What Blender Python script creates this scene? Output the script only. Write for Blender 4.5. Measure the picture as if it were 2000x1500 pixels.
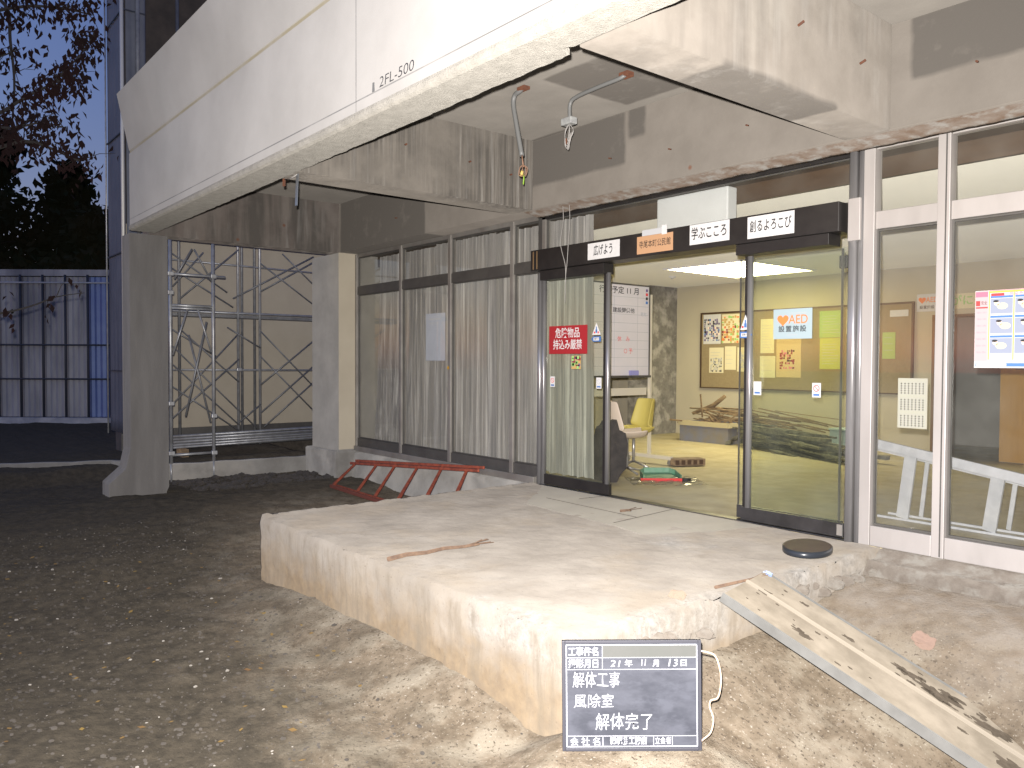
import bpy, bmesh, math, random
from mathutils import Vector, Matrix, noise
R = math.radians
scene = bpy.context.scene
for _o in list(bpy.data.objects): bpy.data.objects.remove(_o)
rnd = random.Random(7)

# ------------------------------------------------------------ camera
cam_d = bpy.data.cameras.new('camera'); cam = bpy.data.objects.new('camera', cam_d)
scene.collection.objects.link(cam); scene.camera = cam
CAM = Vector((4.03718, -5.91751, 1.36725))
yw, pt, rl = R(50.770), R(-1.553), R(0.268)
fw = Vector((-math.sin(yw)*math.cos(pt), math.cos(yw)*math.cos(pt), math.sin(pt)))
rt = Vector((math.cos(yw), math.sin(yw), 0)); up = rt.cross(fw)
xr = rt*math.cos(rl)+up*math.sin(rl); yu = -rt*math.sin(rl)+up*math.cos(rl)
M = Matrix((xr, yu, -fw)).transposed().to_4x4(); M.translation = CAM
cam.matrix_world = M
cam_d.sensor_width = 36; cam_d.lens = 36*1558.7/2000
cam_d.clip_start = .05; cam_d.clip_end = 400

# ------------------------------------------------------------ world: clear dusk, sun already down
w = bpy.data.worlds.new("World"); scene.world = w; w.use_nodes = True
nt = w.node_tree; nt.nodes.clear()
sky = nt.nodes.new('ShaderNodeTexSky'); sky.sky_type = 'NISHITA'; sky.sun_disc = False
sky.sun_elevation = R(-1.5); sky.sun_rotation = R(200); sky.ozone_density = 3.0; sky.air_density = 1.0; sky.dust_density = 1.0
bg = nt.nodes.new('ShaderNodeBackground'); bg.inputs[1].default_value = 1.3
tint = nt.nodes.new('ShaderNodeMix'); tint.data_type = 'RGBA'; tint.blend_type = 'MULTIPLY'; tint.inputs[0].default_value = 1; tint.inputs[7].default_value = (2.3, 1.75, 1.5, 1)
out = nt.nodes.new('ShaderNodeOutputWorld')
nt.links.new(sky.outputs[0], tint.inputs[6]); nt.links.new(tint.outputs[2], bg.inputs[0]); nt.links.new(bg.outputs[0], out.inputs[0])

# ------------------------------------------------------------ the flash of the camera that took the photo
fl_d = bpy.data.lights.new('camera_flash', 'SPOT'); fl = bpy.data.objects.new('camera_flash', fl_d)
scene.collection.objects.link(fl)
fl_d.energy = 4300; fl_d.spot_size = R(135); fl_d.spot_blend = 1.0; fl_d.shadow_soft_size = .018
fl_d.color = (1, .955, .915)
FM = M.copy(); FM.translation = CAM + yu*.085 - xr*.035
fl.matrix_world = FM @ Matrix.Rotation(R(-5), 4, 'Y')

scene.view_settings.view_transform = 'Standard'; scene.view_settings.look = 'None'
scene.view_settings.exposure = 0; scene.view_settings.gamma = 1

# ------------------------------------------------------------ helpers
C = scene.collection
def rootloc(o):
    v = Vector((0, 0, 0))
    while o is not None: v += o.location; o = o.parent
    return v
def thing(name, label, cat, loc=(0, 0, 0), rz=0, group=None):
    o = bpy.data.objects.new(name, None); C.objects.link(o); o.empty_display_size = .1
    o.location = loc; o.rotation_euler = (0, 0, rz); o['label'] = label; o['category'] = cat
    if group: o['group'] = group
    return o
def tag(o, label, cat, group=None, kind=None):
    if label: o['label'] = label
    if cat: o['category'] = cat
    if group: o['group'] = group
    if kind: o['kind'] = kind
    return o
class MB:
    def __init__(s): s.v = []; s.f = []; s.sm = []
    def add(s, vs, fs, smooth=False):
        n = len(s.v); s.v += [tuple(v) for v in vs]
        s.f += [tuple(i+n for i in f) for f in fs]; s.sm += [smooth]*len(fs); return s
    def box(s, x0, x1, y0, y1, z0, z1):
        return s.add([(x, y, z) for z in (z0, z1) for y in (y0, y1) for x in (x0, x1)],
              [(0, 2, 3, 1), (4, 5, 7, 6), (0, 1, 5, 4), (2, 6, 7, 3), (0, 4, 6, 2), (1, 3, 7, 5)])
    def obox(s, c, a, b, d):     # centre and three half-axis vectors
        c, a, b, d = map(Vector, (c, a, b, d))
        return s.add([c+a*i+b*j+d*k for k in (-1, 1) for j in (-1, 1) for i in (-1, 1)],
              [(0, 2, 3, 1), (4, 5, 7, 6), (0, 1, 5, 4), (2, 6, 7, 3), (0, 4, 6, 2), (1, 3, 7, 5)])
    def bar(s, p, q, wd, ht, upv=(0, 0, 1)):
        p, q = Vector(p), Vector(q); d = q-p; l = d.length; d.normalize()
        a = d.cross(Vector(upv))
        if a.length < 1e-4: a = d.cross(Vector((1, 0, 0)))
        a.normalize(); b = a.cross(d)
        return s.obox((p+q)/2, d*l/2, a*wd/2, b*ht/2)
    def tube(s, pts, r, n=10, cap=True):
        pts = [Vector(p) for p in pts]; rs = r if isinstance(r, (list, tuple)) else [r]*len(pts)
        vs = []; fs = []; prev = None
        for i, p in enumerate(pts):
            d = (pts[min(i+1, len(pts)-1)]-pts[max(i-1, 0)]).normalized()
            a = prev - d*prev.dot(d) if prev is not None else d.orthogonal()
            a.normalize(); prev = a; b = d.cross(a)
            for k in range(n):
                t = 2*math.pi*k/n; vs.append(p+a*math.cos(t)*rs[i]+b*math.sin(t)*rs[i])
        for i in range(len(pts)-1):
            for k in range(n): fs.append((i*n+k, i*n+(k+1) % n, (i+1)*n+(k+1) % n, (i+1)*n+k))
        s.add(vs, fs, True)
        if cap:
            m = len(s.v)-len(vs); e = m+(len(pts)-1)*n
            s.f += [tuple(m+k for k in range(n))[::-1], tuple(e+k for k in range(n))]; s.sm += [False]*2
        return s
    def prism(s, poly, off):   # polygon of 3-D points, extruded by off
        off = Vector(off); n = len(poly); a = [Vector(p) for p in poly]
        return s.add(a+[p+off for p in a], [tuple(range(n))[::-1], tuple(range(n, 2*n))]+[(i, (i+1) % n, n+(i+1) % n, n+i) for i in range(n)])
    def lathe(s, prof, c=(0, 0, 0), n=32):
        vs = []; fs = []
        for r, z in prof:
            for k in range(n):
                t = 2*math.pi*k/n; vs.append((c[0]+r*math.cos(t), c[1]+r*math.sin(t), c[2]+z))
        for i in range(len(prof)-1):
            for k in range(n): fs.append((i*n+k, i*n+(k+1) % n, (i+1)*n+(k+1) % n, (i+1)*n+k))
        return s.add(vs, fs, True)
    def build(s, name, m, parent=None, bevel=0, fix=True):
        me = bpy.data.meshes.new(name); ro = rootloc(parent) if parent else Vector((0, 0, 0))
        me.from_pydata([tuple(Vector(v)-ro) for v in s.v], [], s.f); me.update()
        me.polygons.foreach_set('use_smooth', s.sm)
        if fix:
            bm = bmesh.new(); bm.from_mesh(me); bmesh.ops.recalc_face_normals(bm, faces=bm.faces); bm.to_mesh(me); bm.free()
        o = bpy.data.objects.new(name, me); C.objects.link(o)
        if m: me.materials.append(m)
        if parent: o.parent = parent
        if bevel:
            b = o.modifiers.new('bevel', 'BEVEL'); b.width = bevel; b.segments = 2; b.limit_method = 'ANGLE'; b.angle_limit = R(40)
        return o
def box(name, m, parent, x0, x1, y0, y1, z0, z1, bevel=0): return MB().box(x0, x1, y0, y1, z0, z1).build(name, m, parent, bevel)

# ------------------------------------------------------------ materials
def mat(name, col, rough=.6, metal=0, spec=.5, alt=None, scale=4, bump=0, bscale=60, alt2=None, scale2=1.2, stretch=(1, 1, 1), lo=.35, hi=.65, extra=None, rvar=0):
    m = bpy.data.materials.new(name); m.use_nodes = True; t = m.node_tree; N = t.nodes; Lk = t.links
    p = N['Principled BSDF']; p.inputs['Roughness'].default_value = rough; p.inputs['Metallic'].default_value = metal
    p.inputs['Specular IOR Level'].default_value = spec
    if rough >= .7 or name == 'painted_fascia': p.inputs['Diffuse Roughness'].default_value = 1.0
    c4 = lambda c: (c[0], c[1], c[2], 1)
    p.inputs['Base Color'].default_value = c4(col); m.diffuse_color = c4(col)
    tc = N.new('ShaderNodeTexCoord'); mp = N.new('ShaderNodeMapping'); Lk.new(tc.outputs['Object'], mp.inputs[0])
    mp.inputs['Scale'].default_value = stretch
    cur = None
    def noisemask(sc, lo, hi, vec=mp, det=8, rg=.6):
        n = N.new('ShaderNodeTexNoise'); n.inputs['Scale'].default_value = sc; n.inputs['Detail'].default_value = det; n.inputs['Roughness'].default_value = rg
        Lk.new(vec.outputs[0], n.inputs['Vector'])
        r = N.new('ShaderNodeMapRange'); r.inputs[1].default_value = lo; r.inputs[2].default_value = hi; Lk.new(n.outputs[0], r.inputs[0]); return r
    def mix(fac, a, b):
        x = N.new('ShaderNodeMix'); x.data_type = 'RGBA'
        if hasattr(fac, 'is_linked') or not isinstance(fac, (int, float)): Lk.new(fac, x.inputs[0])
        else: x.inputs[0].default_value = fac
        for s_, v in ((x.inputs[6], a), (x.inputs[7], b)):
            if isinstance(v, (tuple, list)): s_.default_value = c4(v)
            else: Lk.new(v, s_)
        return x.outputs[2]
    cur = col
    if alt: cur = mix(noisemask(scale, lo, hi).outputs[0], cur, alt)
    if alt2: cur = mix(noisemask(scale2, .48, .62).outputs[0], cur, alt2)
    if extra: cur = extra(m, t, tc, mix, noisemask, cur)
    if not isinstance(cur, (tuple, list)): Lk.new(cur, p.inputs['Base Color'])
    if bump:
        n = N.new('ShaderNodeTexNoise'); n.inputs['Scale'].default_value = bscale; n.inputs['Detail'].default_value = 6; n.inputs['Roughness'].default_value = .65
        Lk.new(mp.outputs[0], n.inputs['Vector'])
        b = N.new('ShaderNodeBump'); b.inputs['Strength'].default_value = 1; b.inputs['Distance'].default_value = bump
        Lk.new(n.outputs[0], b.inputs['Height']); Lk.new(b.outputs[0], p.inputs['Normal'])
    if rvar:
        rr = noisemask(scale*2, .3, .7); rr.inputs[3].default_value = rough-rvar; rr.inputs[4].default_value = min(1, rough+rvar); Lk.new(rr.outputs[0], p.inputs['Roughness'])
    return m
def rectmask(N, Lk, sep, rng, soft=.02):
    """soft mask of a rectangle; rng: {'X':(a,b), ...} in object coordinates"""
    cur = None
    for ax, (a, b) in rng.items():
        o = sep.outputs['XYZ'.index(ax)]
        r1 = N.new('ShaderNodeMapRange'); r1.inputs[1].default_value = a-soft; r1.inputs[2].default_value = a+soft; Lk.new(o, r1.inputs[0])
        r2 = N.new('ShaderNodeMapRange'); r2.inputs[1].default_value = b+soft; r2.inputs[2].default_value = b-soft; Lk.new(o, r2.inputs[0])
        for r in (r1, r2):
            if cur is None: cur = r.outputs[0]
            else:
                mm = N.new('ShaderNodeMath'); mm.operation = 'MULTIPLY'; Lk.new(cur, mm.inputs[0]); Lk.new(r.outputs[0], mm.inputs[1]); cur = mm.outputs[0]
    return cur
def patches(rects, col2, amt=.8, rust=True, streak=None, pw=.9, sa=.8):
    """darker formwork-panel patches, board joints, rust spots and vertical laitance streaks of bare struck concrete"""
    def f(m, t, tc, mix, nm, cur):
        N, Lk = t.nodes, t.links
        sep = N.new('ShaderNodeSeparateXYZ')
        # wobble the coordinates a little so the panel edges are not ruler-straight
        nz = N.new('ShaderNodeTexNoise'); nz.inputs['Scale'].default_value = 3; nz.inputs['Detail'].default_value = 4
        Lk.new(tc.outputs['Object'], nz.inputs['Vector'])
        vm = N.new('ShaderNodeVectorMath'); vm.operation = 'MULTIPLY_ADD'; vm.inputs[1].default_value = (.05, .05, .05)
        Lk.new(nz.outputs['Color'], vm.inputs[0]); Lk.new(tc.outputs['Object'], vm.inputs[2]); Lk.new(vm.outputs[0], sep.inputs[0])
        for rg in rects:
            k = rectmask(N, Lk, sep, rg)
            n2 = nm(5, .05, .5)
            mm = N.new('ShaderNodeMath'); mm.operation = 'MULTIPLY'; Lk.new(k, mm.inputs[0]); Lk.new(n2.outputs[0], mm.inputs[1])
            m2 = N.new('ShaderNodeMath'); m2.operation = 'MULTIPLY'; m2.inputs[1].default_value = amt*1.5; m2.use_clamp = True; Lk.new(mm.outputs[0], m2.inputs[0])
            cur = mix(m2.outputs[0], cur, col2)
        # panel joints
        if pw:
            for ax in (0, 1):
                md = N.new('ShaderNodeMath'); md.operation = 'PINGPONG'; md.inputs[1].default_value = pw; Lk.new(sep.outputs[ax], md.inputs[0])
                r = N.new('ShaderNodeMapRange'); r.inputs[1].default_value = .012; r.inputs[2].default_value = .002; r.inputs[4].default_value = .35; Lk.new(md.outputs[0], r.inputs[0])
                cur = mix(r.outputs[0], cur, (col2[0]*.5, col2[1]*.5, col2[2]*.5))
        if streak:
            mp2 = N.new('ShaderNodeMapping'); mp2.inputs['Scale'].default_value = streak; Lk.new(tc.outputs['Object'], mp2.inputs[0])
            s1 = nm(1, .52, .72, vec=mp2, det=4, rg=.7); s2 = nm(1.1, .62, .40, vec=mp2, det=3)
            mk = nm(.9, .42, .55)
            for s_, c_ in ((s1, (.34, .325, .30)), (s2, (col2[0]*.7, col2[1]*.7, col2[2]*.7))):
                mm = N.new('ShaderNodeMath'); mm.operation = 'MULTIPLY'; Lk.new(s_.outputs[0], mm.inputs[0]); Lk.new(mk.outputs[0], mm.inputs[1])
                m3 = N.new('ShaderNodeMath'); m3.operation = 'MULTIPLY'; m3.inputs[1].default_value = sa; Lk.new(mm.outputs[0], m3.inputs[0])
                cur = mix(m3.outputs[0], cur, c_)
        if rust:
            v = N.new('ShaderNodeTexVoronoi'); v.inputs['Scale'].default_value = 1.7; v.inputs['Randomness'].default_value = 1; Lk.new(tc.outputs['Object'], v.inputs['Vector'])
            r = N.new('ShaderNodeMapRange'); r.inputs[1].default_value = .05; r.inputs[2].default_value = .025; r.inputs[4].default_value = .85; Lk.new(v.outputs['Distance'], r.inputs[0])
            cur = mix(r.outputs[0], cur, (.16, .07, .04))
        return cur
    return f
BEAMC, BEAMD = (.205, .183, .158), (.105, .094, .082)
m_beam = mat('struck_concrete', BEAMC, .85, alt=(.17, .151, .129), scale=3, bump=.004, bscale=25, alt2=(.225, .205, .178), extra=patches([{'Z': (3.0, 3.06), 'Y': (-2.2, -1.0)}], BEAMD, rust=True, pw=0, streak=(5, 5, .5), sa=.35))
m_lintel = mat('lintel_concrete', BEAMC, .85, alt=(.175, .155, .133), scale=3, bump=.004, bscale=25,
    extra=patches([{'X': (-2.5, -1.15), 'Z': (3.28, 3.76)}, {'X': (-6.9, -4.6), 'Z': (3.0, 3.8)}, {'X': (1.5, 3.0), 'Z': (3.35, 3.8)}, {'X': (-1.1, -.9), 'Z': (3.5, 3.76)}], BEAMD, pw=0))
m_slab = mat('canopy_ceiling_concrete', (.21, .192, .168), .85, alt=(.175, .16, .14), scale=2, bump=.003, bscale=30,
    extra=patches([{'X': (-1.02, -.1), 'Y': (-1.42, -.4)}, {'X': (-3.0, -1.9), 'Y': (-.3, 0)}], BEAMD, pw=0))
m_strk = mat('streaked_concrete', (.19, .17, .145), .85, alt=(.14, .125, .107), scale=3, bump=.004, bscale=25,
    extra=patches([], BEAMD, streak=(26, 26, .8), pw=0))
m_endb = mat('brown_stained_concrete', (.165, .138, .12), .85, alt=(.125, .102, .09), scale=2.5, bump=.004, bscale=25, alt2=(.19, .165, .145), extra=patches([], BEAMD, streak=(5, 5, .5), pw=0))
def fascia_extra(m, t, tc, mix, nm, cur):
    N, Lk = t.nodes, t.links
    sep = N.new('ShaderNodeSeparateXYZ'); Lk.new(tc.outputs['Object'], sep.inputs[0])
    for rg, c_, a_ in (({'Z': (3.955, 3.985)}, (.23, .20, .13), .95), ({'X': (-.89, -.882)}, (.06, .06, .06), .9), ({'Z': (3.131, 3.139)}, (.07, .07, .07), .85)):
        nz = nm(2.2, .35, .55)
        k = rectmask(N, Lk, sep, rg, .003)
        mm = N.new('ShaderNodeMath'); mm.operation = 'MULTIPLY'; Lk.new(k, mm.inputs[0])
        q = N.new('ShaderNodeMapRange'); q.inputs[3].default_value = .5*a_; q.inputs[4].default_value = a_; Lk.new(nz.outputs[0], q.inputs[0]); Lk.new(q.outputs[0], mm.inputs[1])
        cur = mix(mm.outputs[0], cur, c_)
    return cur
m_fascia = mat('painted_fascia', (.325, .312, .295), .6, alt=(.28, .268, .252), scale=1.3, bump=.0012, bscale=90, extra=fascia_extra)
m_lip = mat('sprayed_plaster', (.30, .283, .25), .9, alt=(.235, .222, .195), scale=12, bump=.012, bscale=70)
m_conc = mat('grey_concrete', (.30, .29, .27), .85, alt=(.2, .19, .175), scale=2.5, bump=.006, bscale=30, alt2=(.36, .34, .31))
m_col = mat('column_concrete', (.185, .176, .166), .85, alt=(.145, .137, .129), scale=2, bump=.004, bscale=40, stretch=(3, 3, .5))
m_beige = mat('beige_paint', (.50, .45, .355), .7, alt=(.46, .41, .32), scale=2, bump=.001, bscale=60)
m_greyface = mat('grey_column_paint', (.34, .325, .30), .75, alt=(.27, .26, .24), scale=2.5, bump=.002, bscale=40)
def plat_extra(m, t, tc, mix, nm, cur):
    N, Lk = t.nodes, t.links
    sep = N.new('ShaderNodeSeparateXYZ'); Lk.new(tc.outputs['Object'], sep.inputs[0])
    nz = nm(5, .25, .75)
    # clods of brown earth still sticking to the lower part of the side: height edge shifted by noise
    a = N.new('ShaderNodeMath'); a.operation = 'MULTIPLY_ADD'; a.inputs[1].default_value = .26; Lk.new(nz.outputs[0], a.inputs[0]); Lk.new(sep.outputs[2], a.inputs[2])
    r = N.new('ShaderNodeMapRange'); r.inputs[1].default_value = .02; r.inputs[2].default_value = -.26; r.inputs[4].default_value = .92; Lk.new(a.outputs[0], r.inputs[0])
    cur = mix(r.outputs[0], cur, mix(nm(11, .35, .65).outputs[0], (.20, .148, .09), (.145, .107, .068)))
    # a film of trodden mud in patches on top
    n2 = nm(1.1, .5, .62); q = N.new('ShaderNodeMath'); q.operation = 'MULTIPLY'; q.inputs[1].default_value = .45; Lk.new(n2.outputs[0], q.inputs[0])
    cur = mix(q.outputs[0], cur, (.24, .20, .15))
    # freshly broken grey and white aggregate along the right-hand arrises
    for rg in ({'X': (1.10, 1.5), 'Y': (-3.5, -.15), 'Z': (-.26, .1)}, {'X': (.30, 1.5), 'Y': (-3.5, -3.06), 'Z': (-.20, .1)}, {'X': (-.05, .45), 'Y': (-1.3, -.95), 'Z': (-.1, .1)}):
        k = rectmask(N, Lk, sep, rg, .05); nb = nm(3.2, .38, .68)
        q = N.new('ShaderNodeMath'); q.operation = 'MULTIPLY'; Lk.new(k, q.inputs[0]); Lk.new(nb.outputs[0], q.inputs[1])
        cur = mix(q.outputs[0], cur, mix(nm(15, .30, .70, rg=.8).outputs[0], (.10, .094, .086), (.36, .34, .31)))
    # rain-washed vertical dirt runs on the sides only
    mp2 = N.new('ShaderNodeMapping'); mp2.inputs['Scale'].default_value = (9, 9, .8); Lk.new(tc.outputs['Object'], mp2.inputs[0])
    sk_ = nm(1, .48, .66, vec=mp2, det=6, rg=.7); sd = rectmask(N, Lk, sep, {'Z': (-1.0, -.045)}, .02)
    q = N.new('ShaderNodeMath'); q.operation = 'MULTIPLY'; Lk.new(sk_.outputs[0], q.inputs[0]); Lk.new(sd, q.inputs[1])
    q2 = N.new('ShaderNodeMath'); q2.operation = 'MULTIPLY'; q2.inputs[1].default_value = .65; Lk.new(q.outputs[0], q2.inputs[0])
    cur = mix(q2.outputs[0], cur, (.135, .112, .083))
    sb = nm(2.0, .56, .70, det=10, rg=.7); q = N.new('ShaderNodeMath'); q.operation = 'MULTIPLY'; q.inputs[1].default_value = .5; Lk.new(sb.outputs[0], q.inputs[0])
    cur = mix(q.outputs[0], cur, (.155, .13, .10))
    # scuffs and dark specks
    n4 = nm(55, .64, .70); q = N.new('ShaderNodeMath'); q.operation = 'MULTIPLY'; q.inputs[1].default_value = .7; Lk.new(n4.outputs[0], q.inputs[0])
    cur = mix(q.outputs[0], cur, (.10, .08, .06))
    n3 = nm(26, .62, .72); q = N.new('ShaderNodeMath'); q.operation = 'MULTIPLY'; q.inputs[1].default_value = .5; Lk.new(n3.outputs[0], q.inputs[0])
    cur = mix(q.outputs[0], cur, (.15, .128, .10))
    return cur
m_plat = mat('platform_concrete', (.265, .238, .204), .85, alt=(.195, .173, .146), scale=2.6, bump=.007, bscale=22, extra=plat_extra, rvar=.15)
m_broken = mat('broken_concrete', (.205, .18, .152), .9, alt=(.145, .122, .10), scale=11, bump=.014, bscale=30, alt2=(.235, .218, .19), scale2=7)
m_pad = mat('smooth_slab', (.27, .25, .212), .7, alt=(.225, .207, .175), scale=1.5, bump=.003, bscale=20)
def soil_extra(m, t, tc, mix, nm, cur):
    N, Lk = t.nodes, t.links
    sep = N.new('ShaderNodeSeparateXYZ'); Lk.new(tc.outputs['Object'], sep.inputs[0])
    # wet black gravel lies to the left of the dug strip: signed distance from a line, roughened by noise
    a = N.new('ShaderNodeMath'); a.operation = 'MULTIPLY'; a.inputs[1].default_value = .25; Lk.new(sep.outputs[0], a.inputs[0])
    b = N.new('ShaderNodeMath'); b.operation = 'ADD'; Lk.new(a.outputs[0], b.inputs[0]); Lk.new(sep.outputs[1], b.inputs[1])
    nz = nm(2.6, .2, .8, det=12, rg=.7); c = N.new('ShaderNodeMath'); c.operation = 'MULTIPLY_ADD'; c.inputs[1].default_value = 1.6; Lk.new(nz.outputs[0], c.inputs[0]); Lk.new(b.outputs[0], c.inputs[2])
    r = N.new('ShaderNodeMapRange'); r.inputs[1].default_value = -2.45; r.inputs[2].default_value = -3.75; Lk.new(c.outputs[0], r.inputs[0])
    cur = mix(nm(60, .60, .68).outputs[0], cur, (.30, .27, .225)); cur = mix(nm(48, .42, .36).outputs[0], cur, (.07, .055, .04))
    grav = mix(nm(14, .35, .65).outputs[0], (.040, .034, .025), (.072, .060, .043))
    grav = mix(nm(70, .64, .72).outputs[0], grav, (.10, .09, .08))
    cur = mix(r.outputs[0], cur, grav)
    dz = N.new('ShaderNodeMath'); dz.operation = 'MULTIPLY_ADD'; dz.inputs[1].default_value = .8; nq = nm(1.6, .2, .8, det=9); Lk.new(nq.outputs[0], dz.inputs[0]); Lk.new(sep.outputs[1], dz.inputs[2])
    rz_ = N.new('ShaderNodeMapRange'); rz_.inputs[1].default_value = -1.0; rz_.inputs[2].default_value = -.25; rz_.inputs[4].default_value = .85; Lk.new(dz.outputs[0], rz_.inputs[0])
    rx_ = N.new('ShaderNodeMapRange'); rx_.inputs[1].default_value = 1.0; rx_.inputs[2].default_value = 1.3; Lk.new(sep.outputs[0], rx_.inputs[0])
    mz = N.new('ShaderNodeMath'); mz.operation = 'MULTIPLY'; Lk.new(rz_.outputs[0], mz.inputs[0]); Lk.new(rx_.outputs[0], mz.inputs[1])
    cur = mix(mz.outputs[0], cur, mix(nm(6, .35, .65).outputs[0], (.25, .222, .19), (.175, .14, .105)))
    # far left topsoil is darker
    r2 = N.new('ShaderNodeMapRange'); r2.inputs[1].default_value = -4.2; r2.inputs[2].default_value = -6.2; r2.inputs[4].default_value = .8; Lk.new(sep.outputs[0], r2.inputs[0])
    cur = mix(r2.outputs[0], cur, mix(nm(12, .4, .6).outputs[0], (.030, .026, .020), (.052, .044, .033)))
    return cur
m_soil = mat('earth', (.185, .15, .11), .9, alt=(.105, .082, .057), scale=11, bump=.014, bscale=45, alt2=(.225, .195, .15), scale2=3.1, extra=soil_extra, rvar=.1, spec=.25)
m_alu = mat('pale_aluminium', (.45, .42, .40), .42, .2, alt=(.38, .355, .335), scale=3, stretch=(1, 1, .3))
m_alud = mat('dimmed_aluminium', (.33, .31, .28), .5, .35, alt=(.24, .22, .2), scale=3)  # darker copy of the pale frames, flash falloff put into its tone
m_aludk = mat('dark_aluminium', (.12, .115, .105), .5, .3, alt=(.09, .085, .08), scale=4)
m_chrome = mat('stainless_steel', (.46, .45, .45), .30, .62, alt=(.36, .35, .35), scale=5, stretch=(6, 6, .4))
m_black = mat('black_painted_steel', (.022, .02, .02), .42, .2, alt=(.035, .032, .03), scale=4)
m_brass = mat('brass', (.62, .45, .25), .35, .8)
m_rail = mat('door_bottom_rail', (.16, .16, .165), .32, .8, alt=(.1, .1, .1), scale=4)
m_white = mat('white_paper', (.60, .59, .585), .75, alt=(.55, .54, .535), scale=20)
m_orangep = mat('orange_paper', (.46, .27, .15), .75)
m_ink = mat('black_ink', (.02, .02, .022), .6)
m_red = mat('red_sign', (.42, .025, .03), .5)
m_blue = mat('blue_print', (.07, .18, .46), .6)
m_pink = mat('pink_print', (.60, .18, .26), .7)
m_yel = mat('yellow_print', (.56, .50, .07), .7)
m_green = mat('green_print', (.30, .55, .18), .7)
m_grey = mat('grey_print', (.45, .45, .46), .7)
m_orange = mat('orange_print', (.75, .22, .06), .7)
m_skin = mat('pale_print', (.78, .62, .50), .7)
m_paleblue = mat('pale_blue_board', (.36, .45, .48), .6)
m_redp = mat('red_print', (.6, .06, .06), .7)
m_lad = mat('red_oxide_paint', (.40, .095, .05), .65, .05, alt=(.22, .055, .035), scale=14, rvar=.1)
m_pipe = mat('galvanised_pipe', (.48, .49, .50), .42, .5, alt=(.32, .32, .33), scale=8)
m_pipedk = mat('weathered_pipe', (.27, .275, .28), .5, .4, alt=(.17, .172, .18), scale=8)
m_wire = mat('wire_white', (.38, .36, .34), .5)
m_cond = mat('grey_conduit', (.17, .17, .165), .5)
m_rust = mat('rust', (.13, .05, .025), .85, alt=(.08, .032, .02), scale=30, bump=.002)
m_rubber = mat('dark_rubber', (.095, .062, .052), .6, alt=(.12, .085, .07), scale=8, bump=.001)
m_rim = mat('rubber_rim', (.03, .034, .042), .3)
m_plank = mat('ramp_board', (.235, .203, .158), .8, alt=(.155, .132, .10), scale=5, stretch=(1, 1, 1), bump=.002, bscale=50)
m_plankside = mat('ramp_edge', (.17, .168, .158), .7, alt=(.12, .118, .11), scale=6)
m_mud = mat('mud', (.05, .04, .028), .8, bump=.004, alt=(.085, .068, .05), scale=20)
m_slate = mat('chalkboard', (.034, .037, .050), .75, alt=(.075, .079, .098), scale=4, lo=.42, hi=.72, alt2=(.062, .066, .084), scale2=7, stretch=(1, 1, 2.2))
m_slate2 = mat('chalkboard_strip', (.075, .08, .072), .7, alt=(.09, .09, .085), scale=5)
m_bframe = mat('chalkboard_frame', (.05, .05, .062), .5, .2)
m_chalk = mat('chalk', (.46, .46, .49), .9)
m_intwall = mat('room_wall', (.50, .45, .345), .8, alt=(.46, .415, .315), scale=.8)
m_ceil = mat('room_ceiling', (.62, .60, .53), .8, alt=(.59, .57, .50), scale=1)
def floor_extra(m, t, tc, mix, nm, cur):
    N, Lk = t.nodes, t.links
    sep = N.new('ShaderNodeSeparateXYZ'); Lk.new(tc.outputs['Object'], sep.inputs[0])
    for ax in (0, 1):
        md = N.new('ShaderNodeMath'); md.operation = 'PINGPONG'; md.inputs[1].default_value = .6; Lk.new(sep.outputs[ax], md.inputs[0])
        r = N.new('ShaderNodeMapRange'); r.inputs[1].default_value = .008; r.inputs[2].default_value = .002; r.inputs[4].default_value = .25; Lk.new(md.outputs[0], r.inputs[0])
        cur = mix(r.outputs[0], cur, (.2, .17, .1))
    return cur
m_floor = mat('dusty_floor', (.50, .435, .29), .6, alt=(.40, .34, .22), scale=2, extra=floor_extra, alt2=(.46, .42, .34), scale2=.7, rvar=.15)
m_cork = mat('cork_board', (.30, .235, .135), .85, alt=(.27, .21, .12), scale=30)
m_frame = mat('brown_frame', (.07, .04, .025), .5)
m_brown = mat('brown_bulkhead', (.085, .05, .028), .5, alt=(.06, .035, .02), scale=3, stretch=(.3, 1, 3))
m_doorbr = mat('brown_door', (.20, .115, .055), .45, alt=(.16, .09, .045), scale=2, stretch=(5, 5, .4))
m_dooror = mat('orange_door', (.50, .29, .085), .45, alt=(.45, .25, .07), scale=2, stretch=(5, 5, .4))
m_intcol = mat('stripped_column', (.22, .205, .185), .9, alt=(.14, .13, .118), scale=9, bump=.01, bscale=20, alt2=(.34, .32, .29), scale2=4)
m_wframe = mat('whiteboard_frame', (.66, .61, .50), .6)
m_wb = mat('whiteboard_face', (.74, .70, .72), .3, alt=(.69, .66, .68), scale=2)
m_chair = mat('beige_plastic', (.62, .52, .42), .45)
m_chairy = mat('yellow_plastic', (.62, .52, .14), .45)
m_dark = mat('dark_cloth', (.035, .032, .03), .9, alt=(.06, .052, .048), scale=8)
m_greenpl = mat('green_plastic', (.10, .26, .16), .5, alt=(.18, .30, .22), scale=9)
m_wood = mat('rough_wood', (.28, .20, .12), .8, alt=(.16, .11, .07), scale=8, stretch=(1, 1, 4), bump=.002)
m_twig = mat('bark', (.20, .13, .085), .85, alt=(.11, .07, .05), scale=20, bump=.002)
m_bin = mat('grey_blue_crate', (.19, .205, .28), .6, alt=(.22, .20, .18), scale=4)
m_scrap = mat('scrap_metal', (.22, .22, .19), .6, .2, alt=(.08, .075, .065), scale=10)
m_alubr = mat('bright_aluminium', (.66, .68, .72), .4, .3, alt=(.52, .54, .58), scale=8)
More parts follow.
